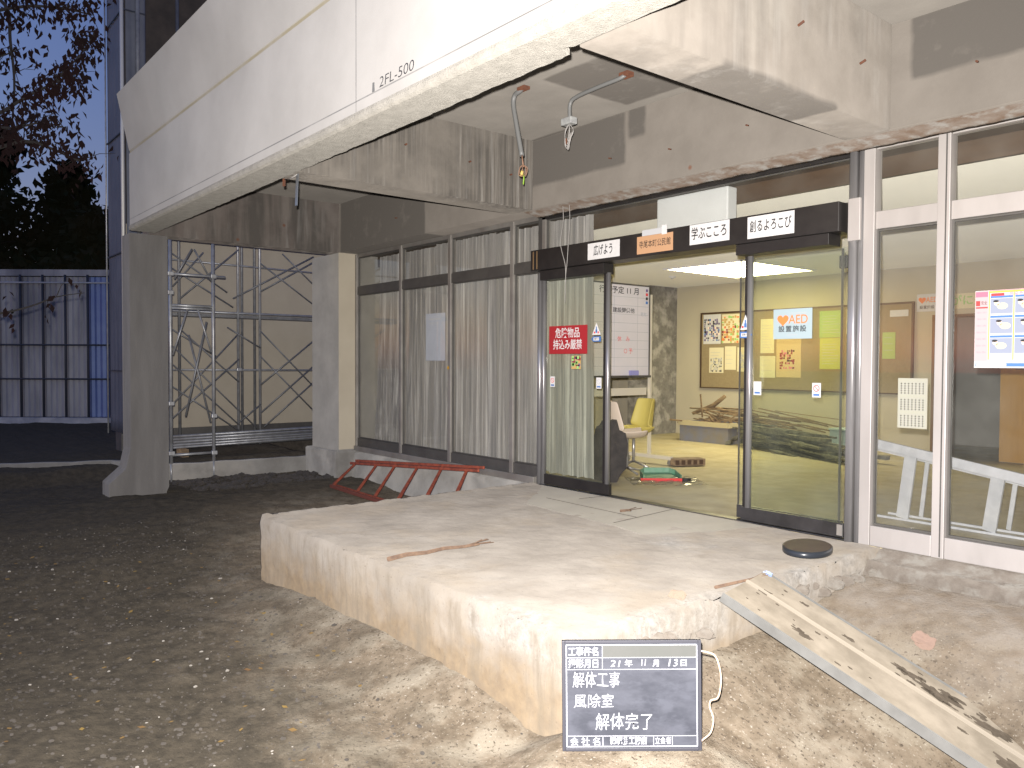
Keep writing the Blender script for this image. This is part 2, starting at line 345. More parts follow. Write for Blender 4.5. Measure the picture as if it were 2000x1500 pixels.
m_sheet = mat('blue_grey_sheet', (.13, .14, .17), .6, alt=(.09, .10, .13), scale=1.5, bump=.01, bscale=3)
m_seam = mat('sheet_seam', (.03, .035, .05), .6)
m_hoard = mat('ribbed_steel_hoarding', (.40, .40, .42), .6, 0, alt=(.15, .155, .18), scale=.8, stretch=(1.6, 1.6, .35))
m_hoardb = mat('blue_hoarding', (.13, .19, .38), .5, .2, alt=(.08, .13, .33), scale=1.2)
m_pale = mat('pale_strip', (.45, .46, .49), .6, alt=(.25, .27, .32), scale=3)
m_needle = mat('conifer_foliage', (.012, .019, .011), .9, alt=(.022, .026, .013), scale=.7, spec=.05)
m_leafd = mat('autumn_dark_leaf', (.010, .0075, .008), .9, alt=(.018, .009, .009), scale=1.5, spec=.04)
m_leafg = mat('dull_green_leaf', (.012, .018, .010), .9, alt=(.026, .022, .012), scale=.6, spec=.05)
m_bark = mat('tree_bark', (.014, .012, .012), .9, alt=(.022, .018, .016), scale=8)
m_stone = mat('gravel_stone', (.085, .074, .062), .7, alt=(.045, .039, .033), scale=3)
m_rub = mat('earth_crumb', (.20, .165, .125), .8, alt=(.13, .105, .08), scale=5)
m_stonel = mat('pale_stone', (.21, .19, .165), .7, alt=(.3, .28, .25), scale=9)
m_leafy = mat('fallen_leaf', (.17, .115, .03), .8, alt=(.10, .055, .025), scale=6)
m_panel = mat('switch_plastic', (.7, .72, .72), .5)
def glassmat(name, tint, dirt=.03):
    m = bpy.data.materials.new(name); m.use_nodes = True; t = m.node_tree; N = t.nodes; Lk = t.links
    N.remove(N['Principled BSDF']); o = N['Material Output']
    tr = N.new('ShaderNodeBsdfTransparent'); tr.inputs[0].default_value = (*tint, 1)
    gl = N.new('ShaderNodeBsdfGlossy'); gl.inputs['Roughness'].default_value = .02
    lw = N.new('ShaderNodeLayerWeight'); lw.inputs[0].default_value = .5
    pw_ = N.new('ShaderNodeMath'); pw_.operation = 'POWER'; pw_.inputs[1].default_value = 5; Lk.new(lw.outputs['Facing'], pw_.inputs[0])
    fr = N.new('ShaderNodeMath'); fr.operation = 'MULTIPLY_ADD'; fr.inputs[1].default_value = .92; fr.inputs[2].default_value = .035; Lk.new(pw_.outputs[0], fr.inputs[0])
    mx = N.new('ShaderNodeMixShader'); Lk.new(fr.outputs[0], mx.inputs[0]); Lk.new(tr.outputs[0], mx.inputs[1]); Lk.new(gl.outputs[0], mx.inputs[2])
    df = N.new('ShaderNodeBsdfDiffuse'); df.inputs[0].default_value = (.5, .5, .45, 1)
    n = N.new('ShaderNodeTexNoise'); n.inputs['Scale'].default_value = 2.5; n.inputs['Detail'].default_value = 8
    tc = N.new('ShaderNodeTexCoord'); Lk.new(tc.outputs['Object'], n.inputs['Vector'])
    r = N.new('ShaderNodeMapRange'); r.inputs[1].default_value = .35; r.inputs[2].default_value = .75; r.inputs[3].default_value = dirt*.5; r.inputs[4].default_value = dirt*2.2; Lk.new(n.outputs[0], r.inputs[0])
    m2 = N.new('ShaderNodeMixShader'); Lk.new(r.outputs[0], m2.inputs[0]); Lk.new(mx.outputs[0], m2.inputs[1]); Lk.new(df.outputs[0], m2.inputs[2])
    Lk.new(m2.outputs[0], o.inputs[0]); m.diffuse_color = (.6, .7, .65, .4)
    return m
m_glass = glassmat('window_glass', (.975, .975, .965)); m_dglass = glassmat('green_door_glass', (.945, .96, .915), .02)
m_clear = glassmat('clear_plastic_film', (.9, .9, .9), .12)
def curtmat():
    m = mat('grey_curtain', (.37, .352, .34), .9, alt=(.70, .68, .66), scale=1.3, stretch=(15, 15, .3), lo=.47, hi=.68, alt2=(.27, .262, .262), scale2=2.2); t = m.node_tree; N, Lk = t.nodes, t.links  # pale vertical streaks paint the highlights of the folds into the cloth colour
    p = N['Principled BSDF']; tl = N.new('ShaderNodeBsdfTranslucent'); tl.inputs[0].default_value = (.42, .42, .42, 1)
    mx = N.new('ShaderNodeMixShader'); mx.inputs[0].default_value = .22; Lk.new(p.outputs[0], mx.inputs[1]); Lk.new(tl.outputs[0], mx.inputs[2])
    Lk.new(mx.outputs[0], N['Material Output'].inputs[0]); return m
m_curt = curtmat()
def emat(name, col, s):
    m = bpy.data.materials.new(name); m.use_nodes = True; t = m.node_tree
    p = t.nodes['Principled BSDF']; p.inputs['Base Color'].default_value = (.8, .8, .7, 1)
    p.inputs['Emission Color'].default_value = (*col, 1); p.inputs['Emission Strength'].default_value = s; return m
m_lamp = emat('fluorescent_diffuser', (1, .90, .52), 18)

# ------------------------------------------------------------ lettering on a surface
def text(s, m, parent, o, right, upv, h, bold=0, align='CENTER', name='lettering', w=None, spacing=1.0, lift=.0015, shear=0):
    cu = bpy.data.curves.new('t', 'FONT'); cu.body = s; cu.size = 1; cu.align_x = align; cu.align_y = 'CENTER'
    cu.offset = bold; cu.fill_mode = 'FRONT'; cu.space_character = spacing; cu.resolution_u = 4; cu.shear = shear; cu.space_line = 1.15
    ob = bpy.data.objects.new('t', cu); C.objects.link(ob)
    dg = bpy.context.evaluated_depsgraph_get(); me = bpy.data.meshes.new_from_object(ob.evaluated_get(dg))
    bpy.data.objects.remove(ob); bpy.data.curves.remove(cu)
    right, upv = Vector(right).normalized(), Vector(upv).normalized(); n = right.cross(upv)
    sx = sy = h
    if w and len(me.vertices):
        xs = [v.co.x for v in me.vertices]; sx = w/max(1e-6, max(xs)-min(xs))
    ro = rootloc(parent) if parent else Vector()
    for v in me.vertices: v.co = Vector(o)-ro + right*v.co.x*sx + upv*v.co.y*sy + n*lift
    me.name = name; me.materials.clear(); me.materials.append(m)
    ob = bpy.data.objects.new(name, me); C.objects.link(ob)
    if parent: ob.parent = parent
    return ob
X1, Z1 = (1, 0, 0), (0, 0, 1)

# ============================================================ GROUND
def sstep(a, b, x):
    t = max(0, min(1, (x-a)/(b-a))); return t*t*(3-2*t)
PX0, PX1, PY = -2.82, 1.2, -3.2            # platform
def ground_z(x, y, n=True):
    z = -.62 + .24*sstep(-2.6, -6.6, x)
    if x < -2.5 and y > -1.6: z += .0
    z += .10*sstep(-4.2, -5.6, y)*sstep(-3, 0, x)
    dpf = PY-y
    if -3.4 < x < 1.6: z += .16*sstep(.55, -.05, dpf)*sstep(-3.4, -1.5, x)*sstep(1.2, .2, x)
    # earth banked along the right side of the platform and up to the footing
    if x > PX1-.3:
        z = max(z, -.62+.30*sstep(2.0, 1.2, x)*sstep(-3.3, -2.2, y), -.62+.47*sstep(-2.4, -.36, y)**1.3*sstep(.8, 1.2, x))
    z -= .12*sstep(-3.3, -4.6, x)*sstep(-7.2, -5.2, x)*sstep(-1.8, -.8, y)*0
    if x < -8.4: z += .18*sstep(-8.4, -9.0, x)
    if x > 1.9: z -= .0
    if n:
        z += (.012 if x > 1 else .03)*noise.fractal(Vector((x*1.1, y*1.1, 0)), 1, 2, 3) + .011*noise.fractal(Vector((x*5, y*5, 3)), 1, 2, 4)+.006*noise.fractal(Vector((x*14, y*14, 3)), 1, 2, 3)
    if x > 1.7: z -= .20*sstep(1.8, 2.5, x)*sstep(-3.2, -2.5, y)*sstep(-1.0, -1.5, y)
    # trodden flat round the foot of the blackboard
    k = sstep(.75, .3, math.hypot(x-1.6, y+3.2)); z = z*(1-k)+k*(-.435+.010*noise.fractal(Vector((x*6, y*6, 1)), 1, 2, 3) if n else -.43)
    return z
def axis(a, b, fa, fb, fine, coarse):
    v = []; x = a
    while x < b:
        v.append(x); d = 0 if fa <= x <= fb else (fa-x if x < fa else x-fb)
        x += fine + d*coarse
    return v+[b]
gx = axis(-150, 150, -8.5, 3.4, .045, .12); gy = axis(-150, 150, -5.6, .0, .045, .12)
vs = []; fs = []
for y in gy:
    for x in gx:
        z = ground_z(x, y)
        if -10.8 < x < 9 and y > .05: z = -.9
        if PX0+.12 < x < PX1-.12 and PY+.12 < y < .1: z = -.8
        vs.append((x, y, z))
nx = len(gx)
for j in range(len(gy)-1):
    for i in range(nx-1): fs.append((j*nx+i, j*nx+i+1, (j+1)*nx+i+1, (j+1)*nx+i))
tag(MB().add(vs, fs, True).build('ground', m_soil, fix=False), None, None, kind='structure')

# ============================================================ BUILDING
B = thing('community_hall', 'two storey concrete hall under demolition with a bare canopy over its glazed entrance', 'building', (0, 0, 0))
# fascia / parapet of the canopy
fx0, fx1 = -6.78, 7.5
mb = MB(); prof = [(-3.28, 3.035), (-3.28, 3.95), (-3.272, 3.955), (-3.272, 3.985), (-3.28, 3.99), (-3.42, 4.66), (-3.22, 4.66), (-3.05, 3.99), (-3.0, 3.74), (-3.0, 3.035)]
mb.prism([(fx0, y, z) for y, z in prof], (fx1-fx0, 0, 0)); mb.build('fascia', m_fascia, B)
# rough plaster lip under it, its inner edge broken off in an uneven line
mb = MB(); n = 420; vs = []; fs = []
for i in range(n+1):
    x = fx0+(fx1-fx0)*i/n
    jag = .012*noise.noise(Vector((x*7, 0, 0)))+.010*noise.noise(Vector((x*22, 5, 0)))
    yi = -2.972+jag if x < .93 else (-3.03+jag*.6)
    if abs(x-.95) < .04: yi -= .02
    sg = .010*noise.noise(Vector((x*1.3, 9, 0)))
    ring = [(-3.285, 3.06), (-3.292, 3.035), (-3.285, 3.008), (-3.262, 2.997), (-3.12, 2.996+sg*.3), (yi-.012, 2.998+sg*.4), (yi, 3.004), (yi, 3.034), (-3.2, 3.034)]
    vs += [(x, y, z) for y, z in ring]
k = 9
for i in range(n):
    for j in range(k-1): fs.append((i*k+j, i*k+j+1, (i+1)*k+j+1, (i+1)*k+j))
fs += [tuple(range(k)), tuple(n*k+j for j in range(k))]
mb.add(vs, fs, False); mb.build('plaster_lip', m_lip, B)
box('canopy_ceiling', m_slab, B, -7.3, 7.5, -3.0, .2, 3.74, 3.95)
box('lintel', m_lintel, B, -7.3, 7.5, -.3, .25, 3.012, 3.74, .012)
for bx0, bx1, mm in ((-7.3, -6.98, m_endb), (-2.86, -2.5, m_strk), (1.0, 1.34, m_beam), (4.9, 5.24, m_beam)):
    box('canopy_beam', mm, B, bx0, bx1, -2.999, -.3, 3.006, 3.741, .01)
box('upper_wall', m_beige, B, -7.3, 7.5, .2, .5, 3.95, 7.5)
# form-tie stubs on the beams and lintel
def stub(p, q, r=.006):
    MB().tube([p, q], r, 6).build('form_tie', m_rust, B)
for y, z in ((-2.15, 3.46), (-1.5, 3.41), (-.75, 3.36), (-2.6, 3.6)): stub((1.345, y, z), (1.385, y-.005, z+.012), .008)
for x, z in ((-.62, 3.27), (.18, 3.3), (-1.35, 3.33), (-5.3, 3.3), (1.9, 3.32), (2.3, 3.28)): stub((x, -.3, z), (x+.004, -.34, z-.004), .007)
for y, z in ((-1.15, 3.38), (-.62, 3.33), (-1.9, 3.42)): stub((-2.5, y, z), (-2.47, y, z), .009)
# columns
MB().prism([(-7.34, -3.24, 3.0), (-7.34, -3.24, .25), (-7.34, -3.30, -.02), (-7.34, -3.50, -.2), (-7.34, -3.50, -.75), (-7.34, -2.80, -.75), (-7.34, -2.80, -.36), (-7.34, -2.77, -.30), (-7.34, -2.77, 3.0)], (.36, 0, 0)).build('front_column', m_col, B, .01)
box('rear_column', m_greyface, B, -7.9, -7.0, -.31, .45, .0, 3.012, .012)
box('column_face', m_beige, B, -7.0, -6.985, -.30, .02, .03, 3.01)
box('column_footing', m_conc, B, -7.98, -6.9, -.4, .5, -.8, .012, .03)
# footing below the glazing
def footing(x0, x1, name, ys, zt):
    vs = []; fs = []; n = int((x1-x0)/.05)
    for i in range(n+1):
        x = x0+(x1-x0)*i/n
        for j, (y, z) in enumerate(ys):
            d = .02*noise.fractal(Vector((x*4, y*4, z*4+j)), 1, 2, 4) if 0 < j < len(ys) else 0
            vs.append((x, y+d, z+d*.8*(j > 1)))
    k = len(ys)
    for i in range(n):
        for j in range(k-1): fs.append((i*k+j, i*k+j+1, (i+1)*k+j+1, (i+1)*k+j))
    return MB().add(vs, fs, True).build(name, zt, B)
footing(-6.9, PX0, 'footing', [(.1, -.005), (-.05, -.006), (-.09, -.03), (-.10, -.15), (-.11, -.28), (-.13, -.36), (-.2, -.5)], m_conc)
footing(PX1, 7.5, 'footing', [(.1, -.006), (-.06, -.008), (-.10, -.03), (-.12, -.05), (-.20, -.055), (-.26, -.065), (-.29, -.09), (-.30, -.15), (-.31, -.19), (-.36, -.22), (-.42, -.35), (-.5, -.6)], m_broken)

# glazing frame of the facade
def vbar(x, wd, m, z0=0.0, z1=3.0, y0=-.035, y1=.05, name='mullion'):
    return box(name, m, B, x-wd/2, x+wd/2, y0, y1, z0, z1, .004)
for x, wd in ((-6.955, .045), (-5.665, .055), (-4.459, .06), (-3.188, .06)): vbar(x, wd, m_alud, .06)  # left bars and rails use darker aluminium: flash falloff painted into the colour
mT = [(-6.93, -5.69), (-5.64, -4.49), (-4.43, -3.22), (-3.16, -2.73)]
for a, b in mT:
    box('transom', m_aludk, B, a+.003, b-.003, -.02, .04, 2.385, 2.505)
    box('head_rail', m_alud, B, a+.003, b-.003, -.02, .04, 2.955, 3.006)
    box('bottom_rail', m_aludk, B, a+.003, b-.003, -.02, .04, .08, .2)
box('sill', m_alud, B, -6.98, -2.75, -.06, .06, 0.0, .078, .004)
for i, (a, b) in enumerate(mT):
    wn = MB()
    for z0, z1 in ((.203, 2.383), (2.507, 2.952)):
        wn.box(a+.004, a+.016, -.005, .02, z0, z1).box(b-.016, b-.004, -.005, .02, z0, z1).box(a+.016, b-.016, -.004, .02, z0, z0+.012).box(a+.016, b-.016, -.004, .02, z1-.012, z1)
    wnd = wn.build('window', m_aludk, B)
    MB().box(a+.012, b-.012, .004, .010, .204, 2.382).build('pane', m_glass, wnd)
    MB().box(a+.012, b-.012, .004, .010, 2.508, 2.951).build('pane', m_glass, wnd)
# right glazing
for x, wd in ((1.068, .085), (1.60, .085), (3.2, .085), (4.8, .085)): vbar(x, wd, m_alu, .0, 3.0, -.05, .06)
for x in (1.60, 3.2, 4.8): box('mullion_groove', m_aludk, B, x+.012, x+.022, -.0525, -.051, .01, 2.98)
rT = [(1.112, 1.556), (1.644, 3.156), (3.244, 4.756)]
for a, b in rT:
    box('transom', m_alu, B, a, b, -.03, .05, 2.375, 2.505, .004)
    box('head_rail', m_alu, B, a, b, -.03, .05, 2.965, 3.006, .003)
    box('bottom_rail', m_alu, B, a, b, -.045, .05, .0, .152, .006)
    wnd = MB().box(a+.002, a+.014, -.005, .02, .155, 2.372).box(b-.014, b-.002, -.005, .02, .155, 2.372).box(a+.014, b-.014, -.004, .02, .155, .167).box(a+.014, b-.014, -.004, .02, 2.36, 2.372).build('window', m_aludk, B)
    MB().box(a+.012, b-.012, .004, .010, .154, 2.373).build('pane', m_glass, wnd)
    MB().box(a+.012, b-.012, .004, .010, 2.507, 2.962).build('pane', m_glass, wnd)
# rusty mortar bead between lintel and frames
mb = MB(); pts = []
vs = []; fs = []; n = 300
for i in range(n+1):
    x = -2.7+(7.4+2.7)*i/n; r = .006+.008*noise.fractal(Vector((x*6, 0, 0)), 1, 2, 4)
    for (y, z) in ((-.27+r, 3.010), (-.2, 3.004-r*.7), (-.09, 2.99-r*1.2), (-.045, 2.975-r*.8), (-.04, 3.008)): vs.append((x, y, z))
for i in range(n):
    for j in range(4): fs.append((i*5+j, i*5+j+1, (i+1)*5+j+1, (i+1)*5+j))
MB().add(vs, fs, True).build('mortar_bead', mat('rusty_mortar', (.19, .16, .135), .9, alt=(.12, .08, .055), scale=6, bump=.006, bscale=40, alt2=(.22, .205, .185), scale2=8), B)
# entrance: steel jambs, black header, upper lights, sliding leaves
def stile(x, z0, z1, y, r, name='door_jamb', m=None, parent=None):
    mb = MB(); vs = []; fs = []; nseg = 20
    for z in (z0, z1):
        for k in range(nseg):
            t = 2*math.pi*k/nseg; c, s_ = math.cos(t), math.sin(t)
            vs.append((x+r*math.copysign(abs(c)**.6, c), y+r*1.1*math.copysign(abs(s_)**.6, s_), z))
    for k in range(nseg): fs.append((k, (k+1) % nseg, nseg+(k+1) % nseg, nseg+k))
    mb.add(vs, fs, True); mb.f += [tuple(range(nseg))[::-1], tuple(range(nseg, 2*nseg))]; mb.sm += [False]*2
    return mb.build(name, m or m_chrome, parent or B)
stile(-2.69, .0, 2.36, -.02, .027); stile(-2.625, .0, 2.36, -.02, .024)
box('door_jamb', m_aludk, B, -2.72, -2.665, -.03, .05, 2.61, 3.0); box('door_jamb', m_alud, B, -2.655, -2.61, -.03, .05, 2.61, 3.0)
stile(.945, .0, 2.995, -.03, .034); stile(1.005, .0, 2.995, -.03, .02)
box('door_jamb', m_alu, B, .925, 1.02, -.09, -.062, 2.30, 2.62, .004)
box('door_head_rail', m_black, B, -2.66, .91, -.03, .05, 2.95, 3.005)
hd = box('door_header', m_black, B, -2.70, .89, -.16, .06, 2.375, 2.60, .004)
MB().box(-2.66, -2.645, -.1625, -.161, 2.39, 2.585).box(-2.60, -2.585, -.1625, -.161, 2.39, 2.585).build('brass_strip', m_brass, hd)
box('track_cover', m_black, B, -.04, .80, -.14, .04, 2.285, 2.373, .003)
box('track_cover', m_black, B, -2.60, -1.63, -.11, .04, 2.27, 2.373, .003)
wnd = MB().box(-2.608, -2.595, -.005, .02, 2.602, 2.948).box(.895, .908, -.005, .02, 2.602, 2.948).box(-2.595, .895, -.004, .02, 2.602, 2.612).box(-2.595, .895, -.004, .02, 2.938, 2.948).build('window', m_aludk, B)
MB().box(-2.6, .9, .004, .010, 2.602, 2.949).build('pane', m_glass, wnd)
box('threshold', m_rail, B, -2.66, .92, -.05, .05, .0, .012, .002)
def leaf(xa, xb, y, x_st, side, name='sliding_door'):
    root = MB().box(xa, xb, y-.022, y+.022, .02, .13).build(name, m_rail if side > 0 else m_black, B, .003)
    MB().box(xa+.01, xb-.01, y-.004, y+.004, .13, 2.27).build('glass', m_dglass, root)
    for xs in x_st: stile(xs, .13, 2.28, y-.01, .022, 'stile', m_chrome, root)
    return root
d1 = leaf(-2.59, -1.60, -.02, [-1.632], -1)
MB().box(-1.70, -1.657, -.03, -.008, .131, 2.27).build('stile', m_black, d1)
d2 = leaf(-.03, .90, -.02, [.035], 1)
MB().box(-.02, .008, -.03, -.005, .131, 2.28).build('stile', m_black, d2)
MB().box(.85, .895, -.046, -.043, .035, .12).build('floor_bolt', m_alud, d2)
d3 = leaf(-.12, .84, .05, [], 1)
MB().box(.81, .82, .04, .06, .13, 2.27).build('stile', m_aludk, d3)
MB().box(-.12, -.115, .04, .06, .13, 2.27).build('stile', m_aludk, d3)
# dark sensor behind the right leaf
s_ = thing('door_sensor', 'small black sensor box up on the right sliding glass door', 'sensor', (.83, .07, 2.16))
box('housing', m_black, s_, .77, .84, .075, .11, 2.12, 2.22, .006); box('clip', m_black, s_, .85, .88, .075, .11, 2.12, 2.22, .004)

# ------------------------------------------------------------ room behind the glass
RX0, RX1, RY = -7.6, 6.5, 6.49
box('room_floor', m_floor, B, RX0, RX1, .055, 9.6, -.06, .0)
box('room_ceiling', m_ceil, B, RX0, RX1, .42, 9.6, 2.84, 2.95)
box('curtain_box', m_brown, B, RX0, RX1, .37, .42, 2.842, 3.0)
box('curtain_box_top', m_brown, B, RX0, RX1, .055, .42, 3.001, 3.011)
box('room_wall', m_intwall, B, RX0, -.95, RY, RY+.12, .0, 2.84)
box('room_wall', m_intwall, B, -.30, RX1, RY, RY+.12, .0, 2.84)
box('room_wall', m_intwall, B, -.95, -.30, RY, RY+.12, 2.08, 2.84)
box('room_wall', m_intwall, B, RX0-.1, RX0, .055, 9.6, .0, 2.84)
box('room_wall', m_intwall, B, RX1, RX1+.1, .055, 9.6, .0, 2.84)
box('corridor_wall', mat('corridor_paint', (.30, .29, .27), .8), B, RX0, RX1, 8.6, 8.7, .0, 2.84)
box('room_column', m_intcol, B, -6.62, -6.05, 5.7, 6.489, .0, 2.84, .01)
box('room_beam', m_intcol, B, -6.9, -6.62, .5, 6.4, 2.55, 2.839)
dr = box('open_door', m_doorbr, B, -.93, -.895, 5.75, 6.48, .01, 2.06); MB().tube([(-.89, 5.82, 1.0), (-.84, 5.82, 1.0), (-.84, 5.93, 1.0)], .01, 8).build('handle', m_chrome, dr)
dr = box('orange_door', m_dooror, B, -.29, .62, 6.44, 6.485, .01, 2.06); MB().box(-.1, .42, 6.434, 6.438, 1.3, 1.75).build('door_window', m_aludk, dr)
box('door_frame', m_frame, B, -.99, -.952, 6.45, 6.487, .0, 2.1); box('door_frame', m_frame, B, -.95, -.3, 6.45, 6.487, 2.062, 2.1)
# bulletin board
bb = thing('bulletin_board', 'long brown cork bulletin board on the back wall of the room', 'bulletin board', (-3.48, 6.47, 0))
box('board', m_cork, bb, -5.43, -1.53, 6.455, 6.488, .92, 2.29)
MB().box(-5.46, -5.43, 6.445, 6.488, .9, 2.32).box(-1.53, -1.50, 6.445, 6.488, .9, 2.32).box(-5.43, -1.53, 6.445, 6.488, 2.29, 2.32).box(-5.43, -1.53, 6.445, 6.488, .9, .92).build('frame', m_frame, bb)
def notice(name, label, x0, x1, z0, z1, m, y=6.45, cells=None, grp=None, cat='notice', seed=0, lines=0, title=None):
    t = thing(name, label, cat, ((x0+x1)/2, y, z0), 0, grp)
    box('sheet', m, t, x0, x1, y, y+.003, z0, z1)
    r = random.Random(seed)
    if cells:
        cols, nxc, nzc, (u0, u1, v0, v1) = cells
        for cm in cols:
            mb = MB()
            for i in range(nxc):
                for j in range(nzc):
                    if r.random() < 1.1/len(cols):
                        a = x0+(x1-x0)*(u0+(u1-u0)*i/nxc); b = a+(x1-x0)*(u1-u0)/nxc*r.uniform(.6, 1.1)
                        c = z0+(z1-z0)*(v0+(v1-v0)*j/nzc); d = c+(z1-z0)*(v1-v0)/nzc*r.uniform(.6, 1.1)
                        k = .001+.0006*r.random()
                        mb.add([(a, y-k, c), (b, y-k, c+r.uniform(-.01, .01)), (b, y-k, d), (a, y-k, d)], [(0, 1, 2, 3)])
            if mb.v: mb.build('printed_picture', cm, t)
    if lines:
        mb = MB(); hh = (z1-z0)
        for i in range(lines):
            zz = z1-hh*(.2+.72*i/lines); a = x0+(x1-x0)*.1; b = x0+(x1-x0)*r.uniform(.6, .92)
            mb.add([(a, y-.0012, zz), (b, y-.0012, zz), (b, y-.0012, zz+hh*.012), (a, y-.0012, zz+hh*.012)], [(0, 1, 2, 3)])
        mb.build('printed_lines', m_grey, t)
    return t
m_purple = mat('purple_print', (.16, .12, .24), .7); m_ochre = mat('ochre_print', (.5, .33, .12), .7); m_cream = mat('cream_paper', (.66, .60, .42), .8); m_lime = mat('lime_paper', (.48, .50, .13), .8); m_limeg = mat('green_paper', (.36, .48, .16), .8); m_darkred = mat('crimson_print', (.25, .04, .05), .7)
notice('event_poster', 'purple and blue picture poster at the left end of the bulletin board', -5.39, -5.0, 1.73, 2.28, m_white, cells=([m_purple, m_purple, m_blue, m_skin, m_ink], 9, 11, (.05, .95, .1, .85)), cat='poster', seed=1)
notice('event_poster', 'ochre and red patchwork poster second from the left on the bulletin board', -4.97, -4.56, 1.74, 2.27, m_cream, cells=([m_ochre, m_orange, m_darkred, m_green, m_ochre], 9, 11, (0, 1, 0, .95)), cat='poster', seed=2)
notice('pinned_sheet', 'black and white printed sheet pinned low beneath the purple poster', -5.25, -4.93, 1.19, 1.66, m_cream, cells=([m_ink, m_grey, m_grey], 9, 9, (.1, .9, .05, .6)), cat='notice', seed=3, lines=6)
notice('pinned_sheet', 'plain cream sheet pinned between two printed sheets low on the board', -4.90, -4.66, 1.25, 1.68, m_cream, lines=4, seed=4)
notice('pinned_sheet', 'cream leaflet with a framed drawing seen left of the steel door stile', -4.63, -4.42, 1.22, 1.66, m_cream, cells=([m_grey, m_grey], 5, 7, (.2, .8, .15, .8)), seed=5)
notice('pinned_sheet', 'tall pale sheet on the board seen left behind the blue heart sign', -4.15, -3.88, 1.55, 2.15, m_cream, lines=9, seed=6)
notice('pinned_sheet', 'lower cream folded sheet seen right of the steel door stile', -4.16, -3.85, 1.12, 1.5, m_cream, lines=3, seed=7)
notice('flower_poster', 'beige poster with a square crimson flower picture below the heart sign', -3.83, -3.36, 1.13, 1.86, mat('tan_paper', (.58, .45, .25), .8), cells=([m_darkred, m_darkred, m_ink, m_pink], 8, 8, (.14, .74, .2, .66)), cat='poster', seed=8)
notice('pinned_sheet', 'upper of two bright sheets, yellow green, hanging mid board', -3.03, -2.62, 1.80, 2.24, m_limeg, lines=7, seed=9)
notice('pinned_sheet', 'lower of two bright sheets, pure yellow, hanging mid board', -3.02, -2.64, 1.28, 1.79, m_lime, lines=8, seed=10)
notice('pinned_sheet', 'narrow white sheet pinned right of the yellow green sheet', -2.56, -2.35, 1.85, 2.25, m_cream, lines=8, seed=11)
notice('pinned_sheet', 'small lime green slip between door jamb and right window', -1.97, -1.77, 1.45, 1.86, m_limeg, lines=3, seed=12)
notice('name_card', 'small white name card at the top right of the bulletin board', -1.86, -1.58, 2.10, 2.2, m_white, lines=1, seed=13, cat='card')
t = notice('wall_sign', 'small white heart sign on the back wall right of the bulletin board', -1.47, -1.17, 2.16, 2.42, m_white, y=6.48, cat='sign', seed=14)
def heart(cx, cz, r, m, parent, y, name='heart'):
    pts = []
    for k in range(28):
        a = 2*math.pi*k/28; hx = 16*math.sin(a)**3; hz = 13*math.cos(a)-5*math.cos(2*a)-2*math.cos(3*a)-math.cos(4*a)
        pts.append((cx+r*hx/16, y, cz+r*hz/16))
    return MB().add(pts, [tuple(range(28))]).build(name, m, parent)
heart(-1.39, 2.33, .055, m_orange, t, 6.477); text('AED', m_orange, t, (-1.25, 6.48, 2.33), X1, Z1, .11, .01, w=.17)
text('設置施設', m_ink, t, (-1.32, 6.48, 2.22), X1, Z1, .055, .01)
t = notice('wall_sign', 'pale green strip sign over the doorway by the brown open door', -.98, -.36, 2.18, 2.40, m_cream, y=6.48, cat='sign', seed=15); text('がによう', m_green, t, (-.67, 6.48, 2.29), X1, Z1, .16, .01)
# lit ceiling panel
cl = thing('ceiling_light', 'square recessed fluorescent ceiling panel glowing yellowish white inside the room', 'ceiling light', (-3.4, 4.75, 2.84))
MB().box(-4.12, -2.70, 3.84, 5.66, 2.828, 2.834).build('diffuser', m_lamp, cl)
MB().box(-4.16, -4.12, 3.80, 5.70, 2.82, 2.8395).box(-2.70, -2.66, 3.80, 5.70, 2.82, 2.8395).box(-4.12, -2.70, 3.80, 3.84, 2.82, 2.8395).box(-4.12, -2.70, 5.66, 5.70, 2.82, 2.8395).build('frame', m_white, cl)
ds = thing('smoke_detector', 'small round detector on the room ceiling left of the light panel', 'detector', (-4.75, 4.75, 2.84)); MB().lathe([(.0, -.03), (.05, -.03), (.06, 0)], (-4.75, 4.75, 2.839), 20).build('housing', m_white, ds); MB().lathe([(.0, -.045), (.02, -.045), (.02, -.03)], (-4.75, 4.75, 2.839), 16).build('sensor_tip', m_grey, ds)

# curtains
def curtain(x0, x1, y, z0, z1, label, seed, drape=0):
    vs = []; fs = []; nxs = int((x1-x0)/.012); nz = 14; r = random.Random(seed); ph = r.random()*9
    for j in range(nz+1):
        tz = j/nz; z = z0+(z1-z0)*tz
        for i in range(nxs+1):
            u = i/nxs; x = x0+(x1-x0)*u
            xl = x + drape*(1-u)*(math.sin(tz*math.pi*.5)*.5)
            a = .022+.02*(1-tz)
            f = noise.noise(Vector((x*9+ph, tz*.5, ph)))*1.6 + .8*math.sin(x*52+2.5*noise.noise(Vector((x*2, ph, 0))) + tz*.8)
            f += .7*noise.noise(Vector((x*25, tz*1.1+ph, 1)))
            vs.append((xl, y+a*f, z+(.01*math.sin(x*30) if j == 0 else 0)))
    for j in range(nz):
        for i in range(nxs): k = j*(nxs+1)+i; fs.append((k, k+1, k+nxs+2, k+nxs+1))
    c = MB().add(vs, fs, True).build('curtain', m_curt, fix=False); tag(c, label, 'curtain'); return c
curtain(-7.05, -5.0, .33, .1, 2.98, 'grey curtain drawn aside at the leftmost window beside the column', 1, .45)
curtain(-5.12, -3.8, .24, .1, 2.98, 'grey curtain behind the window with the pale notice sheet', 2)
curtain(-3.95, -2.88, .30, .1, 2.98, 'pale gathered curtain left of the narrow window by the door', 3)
curtain(-3.02, -2.12, .25, .1, 2.98, 'grey curtain hanging behind the left sliding glass door', 4)

